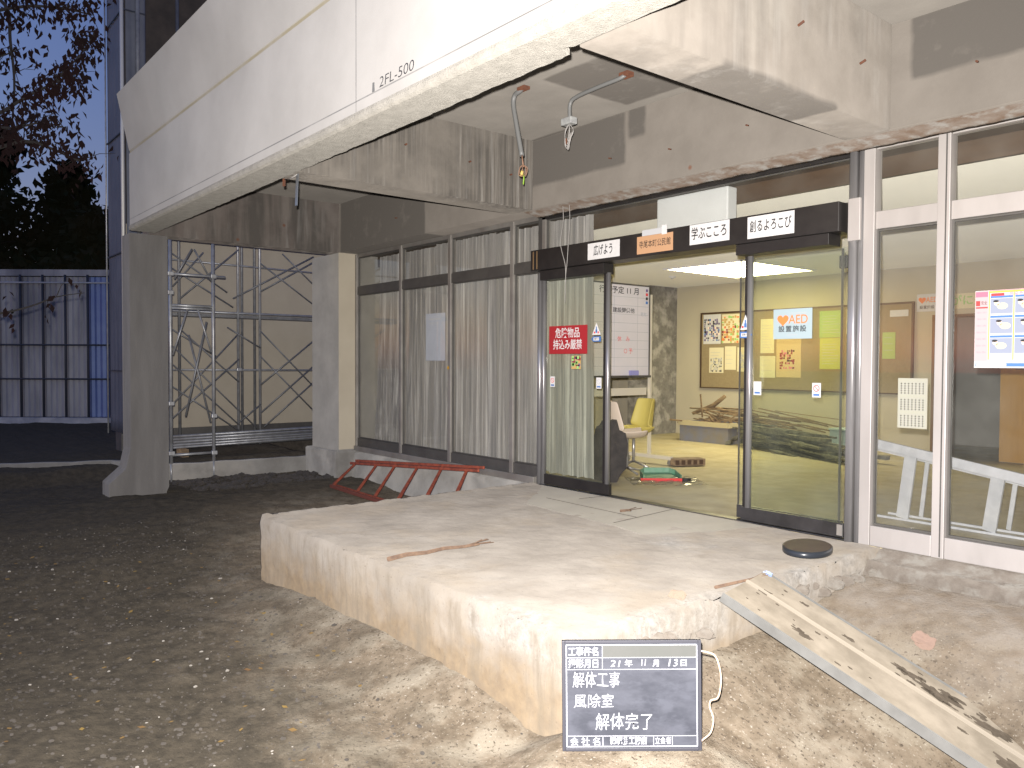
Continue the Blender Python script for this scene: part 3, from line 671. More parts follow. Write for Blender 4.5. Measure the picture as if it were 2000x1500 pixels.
# ============================================================ PLATFORM
def rough_slab():
    bm = bmesh.new()
    nxs, nys, nzs = 200, 160, 26
    def P(x, y, z, top):
        q = Vector((x, y, z))
        return q
    grid = {}
    def vert(i, j, k):
        key = (i, j, k)
        if key in grid: return grid[key]
        x = PX0+(PX1-PX0)*i/nxs; y = PY+(-PY-.05)*j/nys; z = -.8+.8*k/nzs
        e = 0
        if j == 0: y -= 0
        # chipped arris: distance to the top edges
        dtop = -z; dx = min(x-PX0, PX1-x); dy = y-PY
        side = (i in (0, nxs)) or (j == 0)
        d = min(dx, dy)
        f = noise.fractal(Vector((x*3.1, y*3.1, z*3.1)), 1, 2, 5)
        g = noise.fractal(Vector((x*9, y*9, z*9)), 1, 2, 4)
        broken = 1.0 if x > .1 or (j == 0 and x > -.6) else .35
        if side:
            off = .010*f + .008*g*(1+broken*.7)
            undercut = .05*sstep(0, -.35, z)*(.6+f)
            if dtop < .06: off -= (.06-dtop)*.35*(1+g*1.5)*(.5+.5*broken)
            nrm = Vector((-1 if i == 0 else (1 if i == nxs else 0), -1 if j == 0 else 0, 0)).normalized()
            x += nrm.x*(off-undercut*.3); y += nrm.y*(off-undercut*.3)
        if k == nzs:
            z += .006*f + .004*g
            z += .022*sstep(.14, .04, x-PX0)*max(0, .7+g*1.3)
            if d < .10: z -= (.10-d)*.16*max(0, .6+g*2.2)*(.5+.8*broken)
        grid[key] = bm.verts.new((x, y, z)); return grid[key]
    for i in range(nxs):
        for j in range(nys): bm.faces.new([vert(i, j, nzs), vert(i+1, j, nzs), vert(i+1, j+1, nzs), vert(i, j+1, nzs)]).smooth = True
    for k in range(nzs):
        for i in range(nxs): bm.faces.new([vert(i, 0, k), vert(i+1, 0, k), vert(i+1, 0, k+1), vert(i, 0, k+1)]).smooth = True
        for j in range(nys):
            bm.faces.new([vert(0, j+1, k), vert(0, j, k), vert(0, j, k+1), vert(0, j+1, k+1)]).smooth = True
            bm.faces.new([vert(nxs, j, k), vert(nxs, j+1, k), vert(nxs, j+1, k+1), vert(nxs, j, k+1)]).smooth = True
    me = bpy.data.meshes.new('slab'); bm.to_mesh(me); bm.free(); me.materials.append(m_plat)
    return me
V3 = lambda *a: Vector(a)
m_mud0 = mat('joint_dirt', (.09, .08, .068), .8)
pf = thing('entrance_platform', 'broken-edged pale concrete entrance platform smeared with brown earth', 'platform', (0, 0, 0))
me = rough_slab(); o = bpy.data.objects.new('slab', me); C.objects.link(o); o.parent = pf
# smoother raised strip in front of the door
mb = MB(); pts = []; outl = [(-1.80, -.95), (-1.2, -1.0), (-.6, -1.04), (-.22, -1.12), (-.05, -.85), (.1, -.5), (.2, -.06), (-2.62, -.06), (-2.3, -.35), (-2.05, -.7)]
fine = []
for a, b in zip(outl, outl[1:]+outl[:1]):
    for k in range(10):
        t = k/10; x = a[0]+(b[0]-a[0])*t; y = a[1]+(b[1]-a[1])*t; q = .02*noise.fractal(Vector((x*8, y*8, 0)), 1, 2, 3) if y < -.1 else 0
        fine.append((x+q, y+q, -.01))
mb.prism(fine, (0, 0, .0145)); mb.build('door_slab', m_pad, pf)
mb = MB()
for (ax_, ay_), (bx_, by_) in (((-1.62, -.09), (.12, -.09)), ((-1.62, -.09), (-1.66, -.40)), ((-.72, -.09), (-.62, -1.0)), ((-1.9, -.62), (-.66, -.66))):
    mb.bar(V3(ax_, ay_, .0147), V3(bx_, by_, .0147), .006, .003)
mb.build('joint_line', m_mud0, pf)
# lumps of broken concrete along the right edge
def lump(c, r, m, parent, name, sq=.7, seed=0, n=2):
    bm = bmesh.new(); bmesh.ops.create_icosphere(bm, subdivisions=n, radius=1)
    for v in bm.verts:
        d = 1+.45*noise.noise(v.co*1.3+Vector((seed, 0, 0)))+.2*noise.noise(v.co*3.5+Vector((0, seed, 0)))
        v.co = Vector((v.co.x*r*d*1.2, v.co.y*r*d, v.co.z*r*d*sq)) + Vector(c) - (rootloc(parent) if parent else Vector())
    me = bpy.data.meshes.new(name); bm.to_mesh(me); bm.free(); me.materials.append(m)
    o = bpy.data.objects.new(name, me); C.objects.link(o)
    if parent: o.parent = parent
    return o
for i in range(30):
    y = -3.05+i*.095; x = PX1+.03+rnd.uniform(-.05, .06)
    if -2.15 < y < -1.45: continue
    lump((x-.03, y, -.13+rnd.uniform(-.06, .02)), rnd.uniform(.025, .06), m_broken, pf, 'broken_lump', .7, i)

# ============================================================ RAMP
sl = math.atan(.45); rp = thing('ramp_board', 'muddy cream ramp board leaning from the platform edge down to the earth', 'ramp', (1.2, -1.78, .03))
dv = Vector((1.28, .27, -.578)).normalized(); sv = Vector((dv.y, -dv.x, 0)).normalized()*-1; nv = dv.cross(sv); nv = nv if nv.z > 0 else -nv
o0 = Vector((1.215, -1.785, .045)); L = 1.95; W = .31
MB().obox(o0+dv*L/2-nv*.018, dv*L/2, sv*W, nv*.016).build('deck', m_plank, rp, .003)
MB().obox(o0+dv*L/2+nv*.004+sv*.02, dv*L/2, sv*.012, nv*.009).build('centre_rib', mat('rib_edge', (.27, .235, .185), .8), rp, .004)
MB().obox(o0+dv*L/2-nv*.0015+sv*.037, dv*L/2, sv*.004, nv*.0015).build('seam', m_mud, rp)
for sg in (-1, 1): MB().obox(o0+dv*L/2-nv*.022+sv*sg*(W+.006), dv*L/2, sv*.006, nv*.027).build('edge_rail', m_plankside, rp)
for a_, b_, r_ in [(rnd.uniform(.1, 1.7), rnd.uniform(-.27, .27), rnd.uniform(.004, .013)) for _ in range(20)]+[(1.12+rnd.uniform(-.2, .3), .14+rnd.uniform(-.08, .08), rnd.uniform(.008, .022)) for _ in range(14)]+list(((.12, .03, .05), (.45, -.18, .045), (.62, .12, .025), (.95, .16, .06), (1.12, .13, .085), (1.18, .2, .05), (1.42, .12, .07), (1.55, -.13, .085), (1.62, .15, .06), (1.72, -.02, .02), (1.3, -.1, .018), (.32, .2, .02))):
    a0 = rnd.uniform(0, 9); pts = []
    for k in range(28):
        t = 2*math.pi*k/28; rr = r_*(1+.8*noise.noise(Vector((math.cos(t)*2.4+a0, math.sin(t)*2.4, a_)))+.35*noise.noise(Vector((math.cos(t)*7+a0, math.sin(t)*7, a_))))
        pts.append(o0+dv*(a_+rr*math.cos(t)*1.25)+sv*(b_+rr*.6*math.sin(t))+nv*(.0005))
    MB().prism(pts, nv*.003).build('mud_patch', m_mud, rp)
dc = thing('rubber_disc', 'dark oval rubber pad lying on the platform near the door jamb', 'rubber pad', (.93, -.60, .0), 0)
mb = MB().lathe([(0, .0), (.165, .0), (.17, .008), (.17, .038), (.163, .045)], (.93, -.60, .003), 48); mb.build('rim', m_rim, dc)
MB().lathe([(.163, .0455), (.155, .0465), (0, .0465)], (.93, -.60, .003), 48).build('top', m_rubber, dc)
for ch in dc.children: pass
dc.scale = (1.0, 1.45, 1)
dc.rotation_euler = (0, 0, R(20))

# stick, rags and debris on the platform
def twig(pts, r, label, cat='stick', side=0):
    t = thing('stick', label, cat, pts[0])
    MB().tube(pts, [r*(1-.5*i/len(pts)) for i in range(len(pts))], 7).build('stem', m_twig, t)
    if side:
        mb = MB(); e = Vector(pts[-1])
        for k in range(side): mb.tube([e-Vector((.02, .12*rnd.random()+.02, 0)), e+Vector((rnd.uniform(-.06, .06), rnd.uniform(.02, .12), rnd.uniform(0, .03)))], .0025, 5)
        mb.build('twigs', m_twig, t)
    return t
twig([(-.68, -3.15, .022), (-.69, -3.0, .03), (-.66, -2.85, .028), (-.67, -2.7, .034), (-.64, -2.55, .03), (-.62, -2.42, .035)], .016, 'broken brown stick with frayed end lying across the pale platform', side=9)
twig([(1.12, -1.95, .02), (1.16, -1.75, .03), (1.17, -1.55, .025)], .010, 'dark short splinter lying at the top end of the ramp board', side=3)
twig([(-.9, -.62, .03), (-.85, -.58, .04), (-.86, -.52, .03)], .012, 'tiny dark twig on the slab in front of the open door', side=2)
rg = lump((1.08, -2.25, .02), .045, mat('frayed_rope', (.26, .20, .15), .9, bump=.004), None, 'rag', .5, 3, 3); tag(rg, 'frayed pale rag at the left top corner of the ramp board', 'rag')
rg = lump((1.16, -1.47, .025), .03, mat('blue_white_rag', (.40, .44, .52), .8, alt=(.12, .2, .45), scale=9), None, 'rag', .7, 8, 3); tag(rg, 'small blue and white scrap at the right top corner of the ramp board', 'rag')
for i, (x, y, l) in enumerate(((1.95, -1.05, 'pinkish broken brick chunk on the earth right of the ramp'),)):
    o = lump((x, y, ground_z(x, y)+.035), .06, mat('brick_chunk', (.24, .165, .13), .9, bump=.004), None, 'brick_chunk', .7, 21, 3); tag(o, l, 'rubble')

# ============================================================ CHALKBOARD
D = 3.7
P0, P1, P2 = Vector((1.342, -3.421, .0816+.006)), Vector((1.752, -2.918, .0945)), Vector((1.367, -3.416, -.430))
def dep(u, v, D):
    d = fw*1558.74 + rt*0 ; x = u-1000; y = v-750
    a = x*math.cos(rl)+y*math.sin(rl); b = -x*math.sin(rl)+y*math.cos(rl)
    d = fw*1558.74+rt*a-up*b; return CAM+d*(D/d.dot(fw))
bl, br, tl = Vector((1.361, -3.4185, -.4305)), Vector((1.769, -2.9235, -.4230)), Vector((1.338, -3.4215, .0790))
e1 = (br-bl); BW = e1.length; e1.normalize(); e2 = (tl-bl); e2 -= e1*e2.dot(e1); BH = e2.length; e2.normalize(); en = e1.cross(e2)
if en.dot(CAM-bl) < 0: en = -en
cb = thing('site_chalkboard', 'grey construction site blackboard with white chalk writing standing before the platform corner', 'blackboard', tuple((bl+br)/2))
ctr = bl+e1*BW/2+e2*BH/2
MB().obox(ctr, e1*(BW/2-.008), e2*(BH/2-.008), en*.006).build('slate', m_slate, cb)
fr = MB()
for s_ in (-1, 1): fr.obox(ctr+e1*s_*(BW/2-.006)+en*.001, e1*.007, e2*BH/2, en*.010).obox(ctr+e2*s_*(BH/2-.006)+en*.001, e1*(BW/2-.013), e2*.007, en*.0095)
fr.build('frame', m_bframe, cb, .002)
def bp(u, v, k=.0072): return bl+e1*BW*u+e2*BH*(1-v)+en*k
def bline(u0, v0, u1, v1, wd=.0026):
    a, b = bp(u0, v0), bp(u1, v1); d = (b-a).normalized(); s = d.cross(en)*wd/2; return [a-s, b-s, b+s, a+s]
mb = MB()
for q in ((.03, .04, .97, .04), (.03, .96, .97, .96), (.03, .04, .03, .96), (.97, .04, .97, .96)): mb.add(bline(*q, wd=.0045), [(0, 1, 2, 3)])
for q in ((.03, .155, .97, .155), (.03, .262, .97, .262), (.03, .865, .97, .865), (.29, .04, .29, .262), (.29, .865, .29, .96), (.655, .865, .655, .96), (.79, .865, .79, .96)): mb.add(bline(*q), [(0, 1, 2, 3)])
mb.build('ruled_lines', m_chalk, cb)
MB().add([bp(.292, .045, .0068), bp(.967, .045, .0068), bp(.967, .152, .0068), bp(.292, .152, .0068)], [(0, 1, 2, 3)]).build('blank_strip', m_slate2, cb)
def bt(s, u, v, h, wd, bold=.012, name='printed_lettering', **k):
    o = text(s, m_chalk, cb, bp(u, v), e1, e2, h*BH, bold, w=wd*BW, name=name, **k)
    if name == 'chalk_handwriting':      # unsteady hand: strokes wander and tilt a little
        for v_ in o.data.vertices:
            q = v_.co*38; j = v_.co*260
            v_.co += e1*(.0042*noise.noise(q)+.0009*noise.noise(j))+e2*(.0042*noise.noise(q+Vector((7, 3, 1)))+.0009*noise.noise(j+Vector((2, 9, 4))))
bt('工事件名', .155, .103, .085, .215, .02); bt('撮影月日', .155, .213, .085, .215, .02)
bt('年', .478, .210, .068, .055); bt('月', .678, .210, .068, .045); bt('日', .875, .208, .068, .042)
bt('会 社 名', .165, .918, .08, .215, .01); bt('㈱堀角工務店', .475, .912, .075, .265, .02); bt('立会者', .722, .912, .07, .115, .01)
H_ = 'chalk_handwriting'
bt('21', .385, .213, .085, .075, -.004, H_, shear=.15); bt('11', .585, .205, .085, .035, -.002, H_, shear=.2); bt('13', .79, .205, .10, .065, 0, H_, shear=.15)
bt('解体工事', .245, .365, .155, .34, -.004, H_, shear=.04); bt('風除室', .225, .555, .135, .285, -.004, H_, shear=.04); bt('解体完了', .445, .745, .165, .41, -.004, H_, shear=.04)
cpts = [bp(.99, .10, 0), bp(1.05, .11, .01), bp(1.10, .14, .005), bp(1.13, .22, 0), bp(1.15, .34, -.01), bp(1.145, .45, -.01), bp(1.12, .53, 0), bp(1.07, .555, 0), bp(1.065, .62, 0), bp(1.09, .72, 0), bp(1.07, .84, 0), bp(1.02, .90, 0), bp(.99, .93, 0)]
def smooth(pts, n=6):
    o = []
    for i in range(len(pts)-1):
        p0, p1, p2, p3 = pts[max(i-1, 0)], pts[i], pts[i+1], pts[min(i+2, len(pts)-1)]
        for k in range(n):
            t = k/n; o.append(.5*((2*p1)+(p2-p0)*t+(2*p0-5*p1+4*p2-p3)*t*t+(3*p1-p0-3*p2+p3)*t*t*t))
    return o+[pts[-1]]
MB().tube(smooth([Vector(p) for p in cpts]), .004, 8).build('cord', mat('tan_cord', (.42, .33, .25), .8), cb)

# ============================================================ SIGNS AND PAPERS ON THE ENTRANCE
def paper(name, label, cat, x0, x1, z0, z1, y, m, grp=None):
    t = thing(name, label, cat, ((x0+x1)/2, y, z0), 0, grp); box('sheet', m, t, x0, x1, y, y+.002, z0, z1); return t
g = 'lettered papers on the black door header'
t = paper('banner_paper', 'white paper reading 広げよう, leftmost on the black door header', 'paper sign', -1.80, -1.36, 2.41, 2.575, -.164, m_white, g); text('広げよう', m_ink, t, (-1.58, -.165, 2.49), X1, Z1, .115, .012, w=.26)
t = paper('banner_paper', 'orange paper with small writing on the black door header', 'paper sign', -1.135, -.70, 2.40, 2.565, -.164, m_orangep, g); text('寺尾本町公民館', m_ink, t, (-.915, -.165, 2.482), X1, Z1, .075, .004, w=.38)
t = paper('banner_paper', 'white paper reading 学ぶこころ right of the orange paper', 'paper sign', -.51, -.09, 2.42, 2.595, -.164, m_white, g); text('学ぶこころ', m_ink, t, (-.30, -.165, 2.507), X1, Z1, .115, .012, w=.37)
t = paper('banner_paper', 'white paper reading 創るよろこび, rightmost on the black door header', 'paper sign', .09, .52, 2.405, 2.585, -.164, m_white, g); text('創るよろこび', m_ink, t, (.305, -.165, 2.495), X1, Z1, .105, .012, w=.385)
t = paper('tape_piece', 'grey tape and white patch stuck above the orange paper', 'tape', -1.07, -.83, 2.566, 2.62, -.166, m_grey); MB().box(-.83, -.77, -.1665, -.165, 2.555, 2.64).build('patch', m_white, t)
t = paper('danger_sign', 'red sign with white Japanese writing on the left glass door', 'sign', -2.53, -1.935, 1.462, 1.765, -.030, m_red); text('危険物品', m_white, t, (-2.235, -.031, 1.68), X1, Z1, .115, .012, w=.38); text('持込み厳禁', m_white, t, (-2.235, -.031, 1.555), X1, Z1, .115, .012, w=.45)
t = paper('heart_sign', 'pale blue board with orange heart and AED lettering on the right glass door', 'sign', .262, .610, 1.57, 1.815, -.032, m_paleblue)
heart(.35, 1.725, .052, m_orange, t, -.0335); text('AED', m_orange, t, (.49, -.033, 1.725), X1, Z1, .10, .006, w=.17)
text('設置施設', m_ink, t, (.436, -.033, 1.648), X1, Z1, .055, .012, w=.25, spacing=1.2); MB().box(.39, .48, -.0335, -.0325, 1.60, 1.604).build('rule', m_grey, t)
MB().box(.41, .56, -.0335, -.0325, 1.777, 1.781).build('rule', m_grey, t)
for x, y, lab in ((-1.78, -.031, 'left glass door'), (.02, -.046, 'the right door stile')):
    t = thing('warning_sticker', f'white triangle warning sticker with small figure on {lab}', 'sticker', (x, y, 1.67))
    hw = .062 if x < 0 else .052; zb = 1.655; zt = 1.78 if x < 0 else 1.785
    x -= .02
    MB().prism([(x-hw, y, zb), (x+hw, y, zb), (x, y, zt)], (0, .001, 0)).build('triangle', m_white, t)
    MB().box(x-.012, x+.012, y-.0015, y-.0005, zb+.02, zb+.055).box(x-.006, x+.006, y-.0015, y-.0005, zb+.055, zb+.085).build('figure', m_blue, t)
    MB().box(x-.036, x-.018, y-.0015, y-.0005, zb+.015, zb+.035).box(x+.018, x+.036, y-.0015, y-.0005, zb+.015, zb+.035).build('red_mark', m_redp, t)
    t = thing('arrow_sticker', f'blue arrow sticker below the triangle on the {lab}', 'sticker', (x, y, 1.55))
    z0, z1 = 1.585, 1.64
    if x < 0: pl = [(x+.065, z0), (x+.065, z1), (x-.045, z1), (x-.075, (z0+z1)/2), (x-.045, z0)]
    else: pl = [(x-.055, z0), (x-.055, z1), (x+.04, z1), (x+.065, (z0+z1)/2), (x+.04, z0)]
    MB().prism([(a, y, b) for a, b in pl], (0, .001, 0)).build('arrow', m_blue, t)
    MB().box(x-.04, x+.038, y-.0015, y-.0005, z0+.012, z1-.012).build('label', m_white, t)
    text('自動ドア', m_ink, t, (x, y-.001, (z0+z1)/2), X1, Z1, .022, .006, w=.06)
for x, yy, c_, lab in ((.115, -.031, m_grey, 'near the stile of the right glass door'), (.655, -.031, m_redp, 'near the jamb end of the right glass door'), (-2.47, -.031, m_redp, 'low at the jamb end of the left glass door'), (-1.76, -.031, m_grey, 'low at the stile end of the left glass door')):
    t = paper('prohibition_sticker', f'small white no smoking sticker {lab}', 'sticker', x-.037, x+.037, 1.10, 1.215, yy, m_white)
    mb = MB(); n = 20
    ring = []
    for k in range(n):
        a = 2*math.pi*k/n; ring += [(x+.027*math.cos(a), yy-.001, 1.172+.027*math.sin(a)), (x+.021*math.cos(a), yy-.001, 1.172+.021*math.sin(a))]
    mb.add(ring, [(2*k, (2*k+2) % (2*n), (2*k+3) % (2*n), 2*k+1) for k in range(n)])
    mb.add([(x-.017, yy-.001, 1.187), (x-.013, yy-.001, 1.191), (x+.017, yy-.001, 1.158), (x+.013, yy-.001, 1.154)], [(0, 1, 2, 3)])
    mb.build('symbol', c_, t); MB().box(x-.026, x+.026, yy-.0012, yy-.0005, 1.112, 1.128).build('caption', m_blue, t)
t = paper('flyer', 'small dark patterned flyer below the red sign on the left glass door', 'flyer', -2.17, -2.03, 1.30, 1.44, -.030, m_ochre)
for k, cm in enumerate((m_purple, m_darkred, m_green)):
    mb = MB()
    for i in range(9): a = -2.17+rnd.random()*.11; b = 1.30+rnd.random()*.11; mb.box(a, a+.03, -.0312-.0002*k, -.0305, b, b+.03)
    mb.build('printed_picture', cm, t)
t = paper('notice_sheet', 'pale blue notice sheet taped inside the second left window', 'notice', -5.08, -4.62, 1.385, 2.015, .018, mat('faded_blue_paper', (.42, .44, .50), .8))
MB().box(-5.0, -4.72, .0165, .0175, 1.93, 1.95).box(-5.0, -4.76, .0165, .0175, 1.88, 1.89).build('printed_lines', m_grey, t)
t = thing('round_marker', 'small orange dot stuck on the mullion of the left glazing', 'sticker', (-4.5, -.037, 1.22)); MB().lathe([(0, 0), (.022, 0), (.024, .002)], (-4.47, 1.22, .0), 16).build('dot', mat('orange_dot', (.6, .33, .03), .6), t)
ch = t.children[0]
for v in ch.data.vertices: v.co = Vector((v.co.x+4.5-4.5, -.004-(v.co.z+1.22)*.0, v.co.y+.037)) if False else Vector((v.co.x, -.001, v.co.y+.037-1.22+1.22-.0))
for v in ch.data.vertices: v.co.z -= 1.22
# calendar and poster on the right windows
t = paper('calendar', 'white three month calendar sheet inside the narrow right window', 'calendar', 1.278, 1.488, .90, 1.265, .014, mat('translucent_paper', (.50, .49, .42), .8))
mb = MB()
for k in range(3):
    z1 = 1.25-k*.118
    for i in range(8): xx = 1.292+i*.026; mb.box(xx, xx+.0016, .0125, .0135, z1-.098, z1-.012)
    for j in range(6): zz = z1-.012-j*.0172; mb.box(1.292, 1.476, .0122, .0132, zz-.0016, zz)
mb.build('grid', m_grey, t)
mb = MB()
for k in range(3):
    for j in range(5):
        for i in range(7): xx = 1.299+i*.026; zz = 1.25-k*.118-.020-j*.0172; mb.box(xx, xx+.009, .0118, .0121, zz-.009, zz)
mb.build('numbers', m_ink, t)
t = paper('safety_poster', 'colourful cartoon panel poster in pink, yellow and blue on the right window', 'poster', 1.80, 2.34, 1.345, 1.868, -.002, m_white)
y = -.003
MB().box(1.802, 1.882, y-.001, y, 1.39, 1.865).build('side_strip', mat('pale_pink', (.56, .40, .41), .7), t)
MB().box(1.804, 1.88, y-.002, y-.0012, 1.825, 1.86).box(1.89, 2.338, y-.0022, y-.0012, 1.862, 1.866).build('title_block', m_pink, t)
MB().box(1.806, 1.832, y-.002, y-.0012, 1.765, 1.80).box(1.806, 1.88, y-.002, y-.0012, 1.748, 1.758).box(1.9, 1.98, y-.0032, y-.0022, 1.828, 1.846).build('red_block', m_redp, t)
yb_ = MB()
for xx in (1.886, 2.035, 2.184): yb_.box(xx, xx+.006, y-.002, y-.0012, 1.40, 1.862)
yb_.box(1.892, 2.338, y-.0018, y-.0012, 1.85, 1.861).build('yellow_lines', m_yel, t)
bl_ = MB(); gp = MB(); ink = MB(); sk = MB(); ye = MB()
for r_ in range(3):
    for c_ in range(3):
        xx = 1.896+c_*.149; zz = 1.815-r_*.133
        bl_.box(xx, xx+.135, y-.002, y-.0012, zz-.0, zz+.014)
        gp.box(xx, xx+.135, y-.0018, y-.0012, zz-.105, zz-.004)
        # a bending figure in each picture
        q = rnd.uniform(.03, .06)
        for mbx, (cx, cz, rx, rz) in ((sk, (xx+q, zz-.035, .016, .016)), (ye, (xx+q+.035, zz-.055, .034, .022)), (ink, (xx+q-.004, zz-.022, .018, .008))):
            pts = [(cx+rx*math.cos(k*math.pi/6), y-.0026-.0004*(mbx is ink), cz+rz*math.sin(k*math.pi/6)) for k in range(12)]
            mbx.add(pts, [tuple(range(12))])
bl_.build('blue_bars', m_blue, t); gp.build('picture_panels', mat('pale_panel', (.30, .33, .42), .7), t); ink.build('drawn_hair', m_ink, t); sk.build('drawn_faces', m_skin, t); ye.build('drawn_bodies', mat('pale_yellow_print', (.68, .62, .42), .7), t)
text('安全', m_ink, t, (1.857, y-.001, 1.783), X1, Z1, .028, .006, w=.038); text('感染予防の手引き', m_pink, t, (2.12, y-.002, 1.838), X1, Z1, .028, .004, w=.22)
for j in range(7): text('てあらい うがい', m_pink, t, (1.842, y-.001, 1.72-j*.045), X1, Z1, .014, 0, w=.062)
MB().box(1.81, 2.33, y-.0015, y-.0008, 1.355, 1.378).build('footer', m_blue, t); MB().box(1.815, 2.0, y-.0022, y-.0016, 1.358, 1.375).build('footer_label', m_white, t)

# white lamp housing above the door, inside the glass
t = thing('white_ceiling_box', 'white rectangular sign lamp housing above the black door header', 'light box', (-.8, .2, 2.66))
box('housing', m_panel, t, -1.12, -.30, .10, .24, 2.64, 2.955, .012); box('base', m_alud, t, -1.13, -.9, .09, .23, 2.605, 2.638)
# loose wires over the door
t = thing('loose_wires', 'two thin pale wires dangling from the lintel over the left door', 'wires', (-2.15, -.2, 3.0))
for a, b in ((-2.14, 0), (-2.04, 1)):
    s_ = 1 if b else -1
    pts = [Vector((a, -.2, 3.02)), Vector((a+.02, -.21, 2.85)), Vector((a-.03+.02*b, -.20, 2.62)), Vector((-2.11+.03*b, -.19, 2.4)), Vector((-2.12, -.17, 2.28)), Vector((-2.14-.01*b, -.15, 2.2-.2*b))]
    MB().tube(smooth(pts), .0035, 6).build('wire', m_wire, t)
# ============================================================ CONDUITS UNDER THE CANOPY
V = lambda *a: Vector(a)
t = thing('hanging_conduit', 'grey conduit hanging straight down from the ceiling with frayed coloured wires', 'conduit', (-1.28, -1.47, 3.74))
MB().tube(smooth([V(-1.27, -1.45, 3.745), V(-1.33, -1.47, 3.71), V(-1.39, -1.47, 3.69), V(-1.41, -1.47, 3.62), V(-1.37, -1.47, 3.45), V(-1.29, -1.47, 3.15)]), .021, 12).build('pipe', m_cond, t)
mb = MB(); mb.tube([V(-1.29, -1.47, 3.16), V(-1.27, -1.47, 3.05)], .006, 6)
for k in range(7): a = k*.9; mb.tube(smooth([V(-1.27, -1.47, 3.07), V(-1.27+.035*math.cos(a), -1.47+.035*math.sin(a), 3.04), V(-1.28+.05*math.cos(a+.5), -1.47+.04*math.sin(a), 2.985), V(-1.27, -1.47, 2.97)]), .0028, 5)
mb.build('wires', mat('brown_wire', (.30, .17, .11), .6), t)
MB().tube([V(-1.28, -1.47, 3.02), V(-1.30, -1.47, 2.98)], .014, 8).build('tape', mat('yellow_tape', (.6, .45, .12), .6), t)
MB().tube([V(-1.265, -1.47, 2.985), V(-1.262, -1.47, 2.95), V(-1.27, -1.47, 2.90)], .006, 8).build('green_end', mat('green_wire', (.25, .42, .05), .6), t)
MB().box(-1.33, -1.23, -1.50, -1.43, 3.71, 3.739).build('rusty_plate', m_rust, t, .006)
t = thing('hanging_conduit', 'bent conduit under the dark ceiling patch ending in a junction box with looped wires', 'conduit', (-.5, -1.0, 3.74))
MB().tube(smooth([V(-.47, -1.05, 3.72), V(-.52, -1.08, 3.69), V(-.75, -1.10, 3.675), V(-1.0, -1.10, 3.66), V(-1.08, -1.10, 3.62), V(-1.085, -1.10, 3.50)]), .017, 12).build('pipe', m_cond, t)
MB().box(-1.16, -1.03, -1.14, -1.06, 3.44, 3.50).build('junction_box', mat('grey_box', (.42, .43, .41), .6, alt=(.3, .3, .3), scale=20), t, .008)
mb = MB()
for k in range(6):
    a = k*1.05; mb.tube(smooth([V(-1.09, -1.10, 3.45), V(-1.09+.05*math.cos(a), -1.10+.03*math.sin(a), 3.38), V(-1.12+.02*math.cos(a), -1.1, 3.30-.012*k), V(-1.09, -1.1, 3.29-.008*k), V(-1.07+.02*math.sin(a), -1.1, 3.37)]), .003, 5)
mb.build('wires', m_wire, t)
MB().tube([V(-1.13, -1.1, 3.33), V(-1.12, -1.1, 3.28)], .008, 6).build('tape', m_rust, t)
MB().box(-.53, -.43, -1.08, -1.0, 3.70, 3.739).build('rusty_plate', m_rust, t, .006)
t = thing('metal_strip', 'short bent metal strip dangling from the torn edge of the fascia', 'metal strip', (-2.53, -2.96, 2.98))
MB().bar(V(-2.53, -2.965, 2.99), V(-2.555, -2.965, 2.72), .045, .004, (0, 1, 0)).build('strip', mat('strip_steel', (.33, .36, .40), .35, .7), t)
MB().box(-2.82, -2.79, -2.975, -2.96, 2.93, 2.995).build('torn_bracket', m_rust, t)
MB().tube([V(-2.80, -2.965, 2.985), V(-2.66, -2.965, 2.975), V(-2.53, -2.965, 2.985)], .006, 6).build('rod', m_wire, t)

# handwritten level mark on the fascia
t = thing('level_mark', 'pencil level mark 2FL-500 handwritten on the white fascia', 'marking', (-.4, -3.285, 3.17))
text('2FL-500', mat('pencil', (.035, .035, .04), .6), t, (-.36, -3.281, 3.175), X1, Z1, .095, -.008, w=.42, lift=.002, shear=.1)
MB().prism([(-.66, -3.2835, 3.14), (-.63, -3.2835, 3.14), (-.635, -3.2835, 3.2), (-.655, -3.2835, 3.2)], (0, .003, 0)).build('wedge', mat('graphite', (.1, .1, .1), .7), t)

# ============================================================ RED LADDER
t = thing('red_ladder', 'rust red folding ladder lying on its side between footing and platform', 'ladder', (-5, -.5, -.3))
ua, ub = V(-6.35, -.36, -.07), V(-3.35, -.30, .14)
rungs = [(-6.29, .23), (-5.72, .33), (-5.25, .38), (-4.71, .42), (-4.18, .46), (-3.66, .5)]
for k in (0, 1):
    off = V(.03*k, -.10*k, -.025*k)
    MB().bar(ua+off, ub+off, .024, .034).build('rail', m_lad, t, .004)
lows = []
for i, (x, dx) in enumerate(rungs):
    f = (x-ua.x)/(ub.x-ua.x); u = ua.lerp(ub, f); lo = V(x+dx, u.y-.50-.12*f, max(-.40, u.z-.32)-.02)
    if i == 0: lo = V(-6.10, -.84, -.34)
    lows.append(lo)
    for k in (0, 1):
        MB().bar(u+V(.05*k, -.04*k, -.01), lo+V(.10*k, -.06*k, 0), .030, .022).build('rung', m_lad, t, .003)
for k in (0, 1):
    MB().bar(V(-6.10, -.84, -.35)+V(.05*k, -.07*k, .0), V(-3.3, -1.05, -.33)+V(.05*k, -.07*k, 0), .026, .045).build('rail', mat('dirty_red', (.20, .06, .04), .6) if k else m_lad, t, .004)

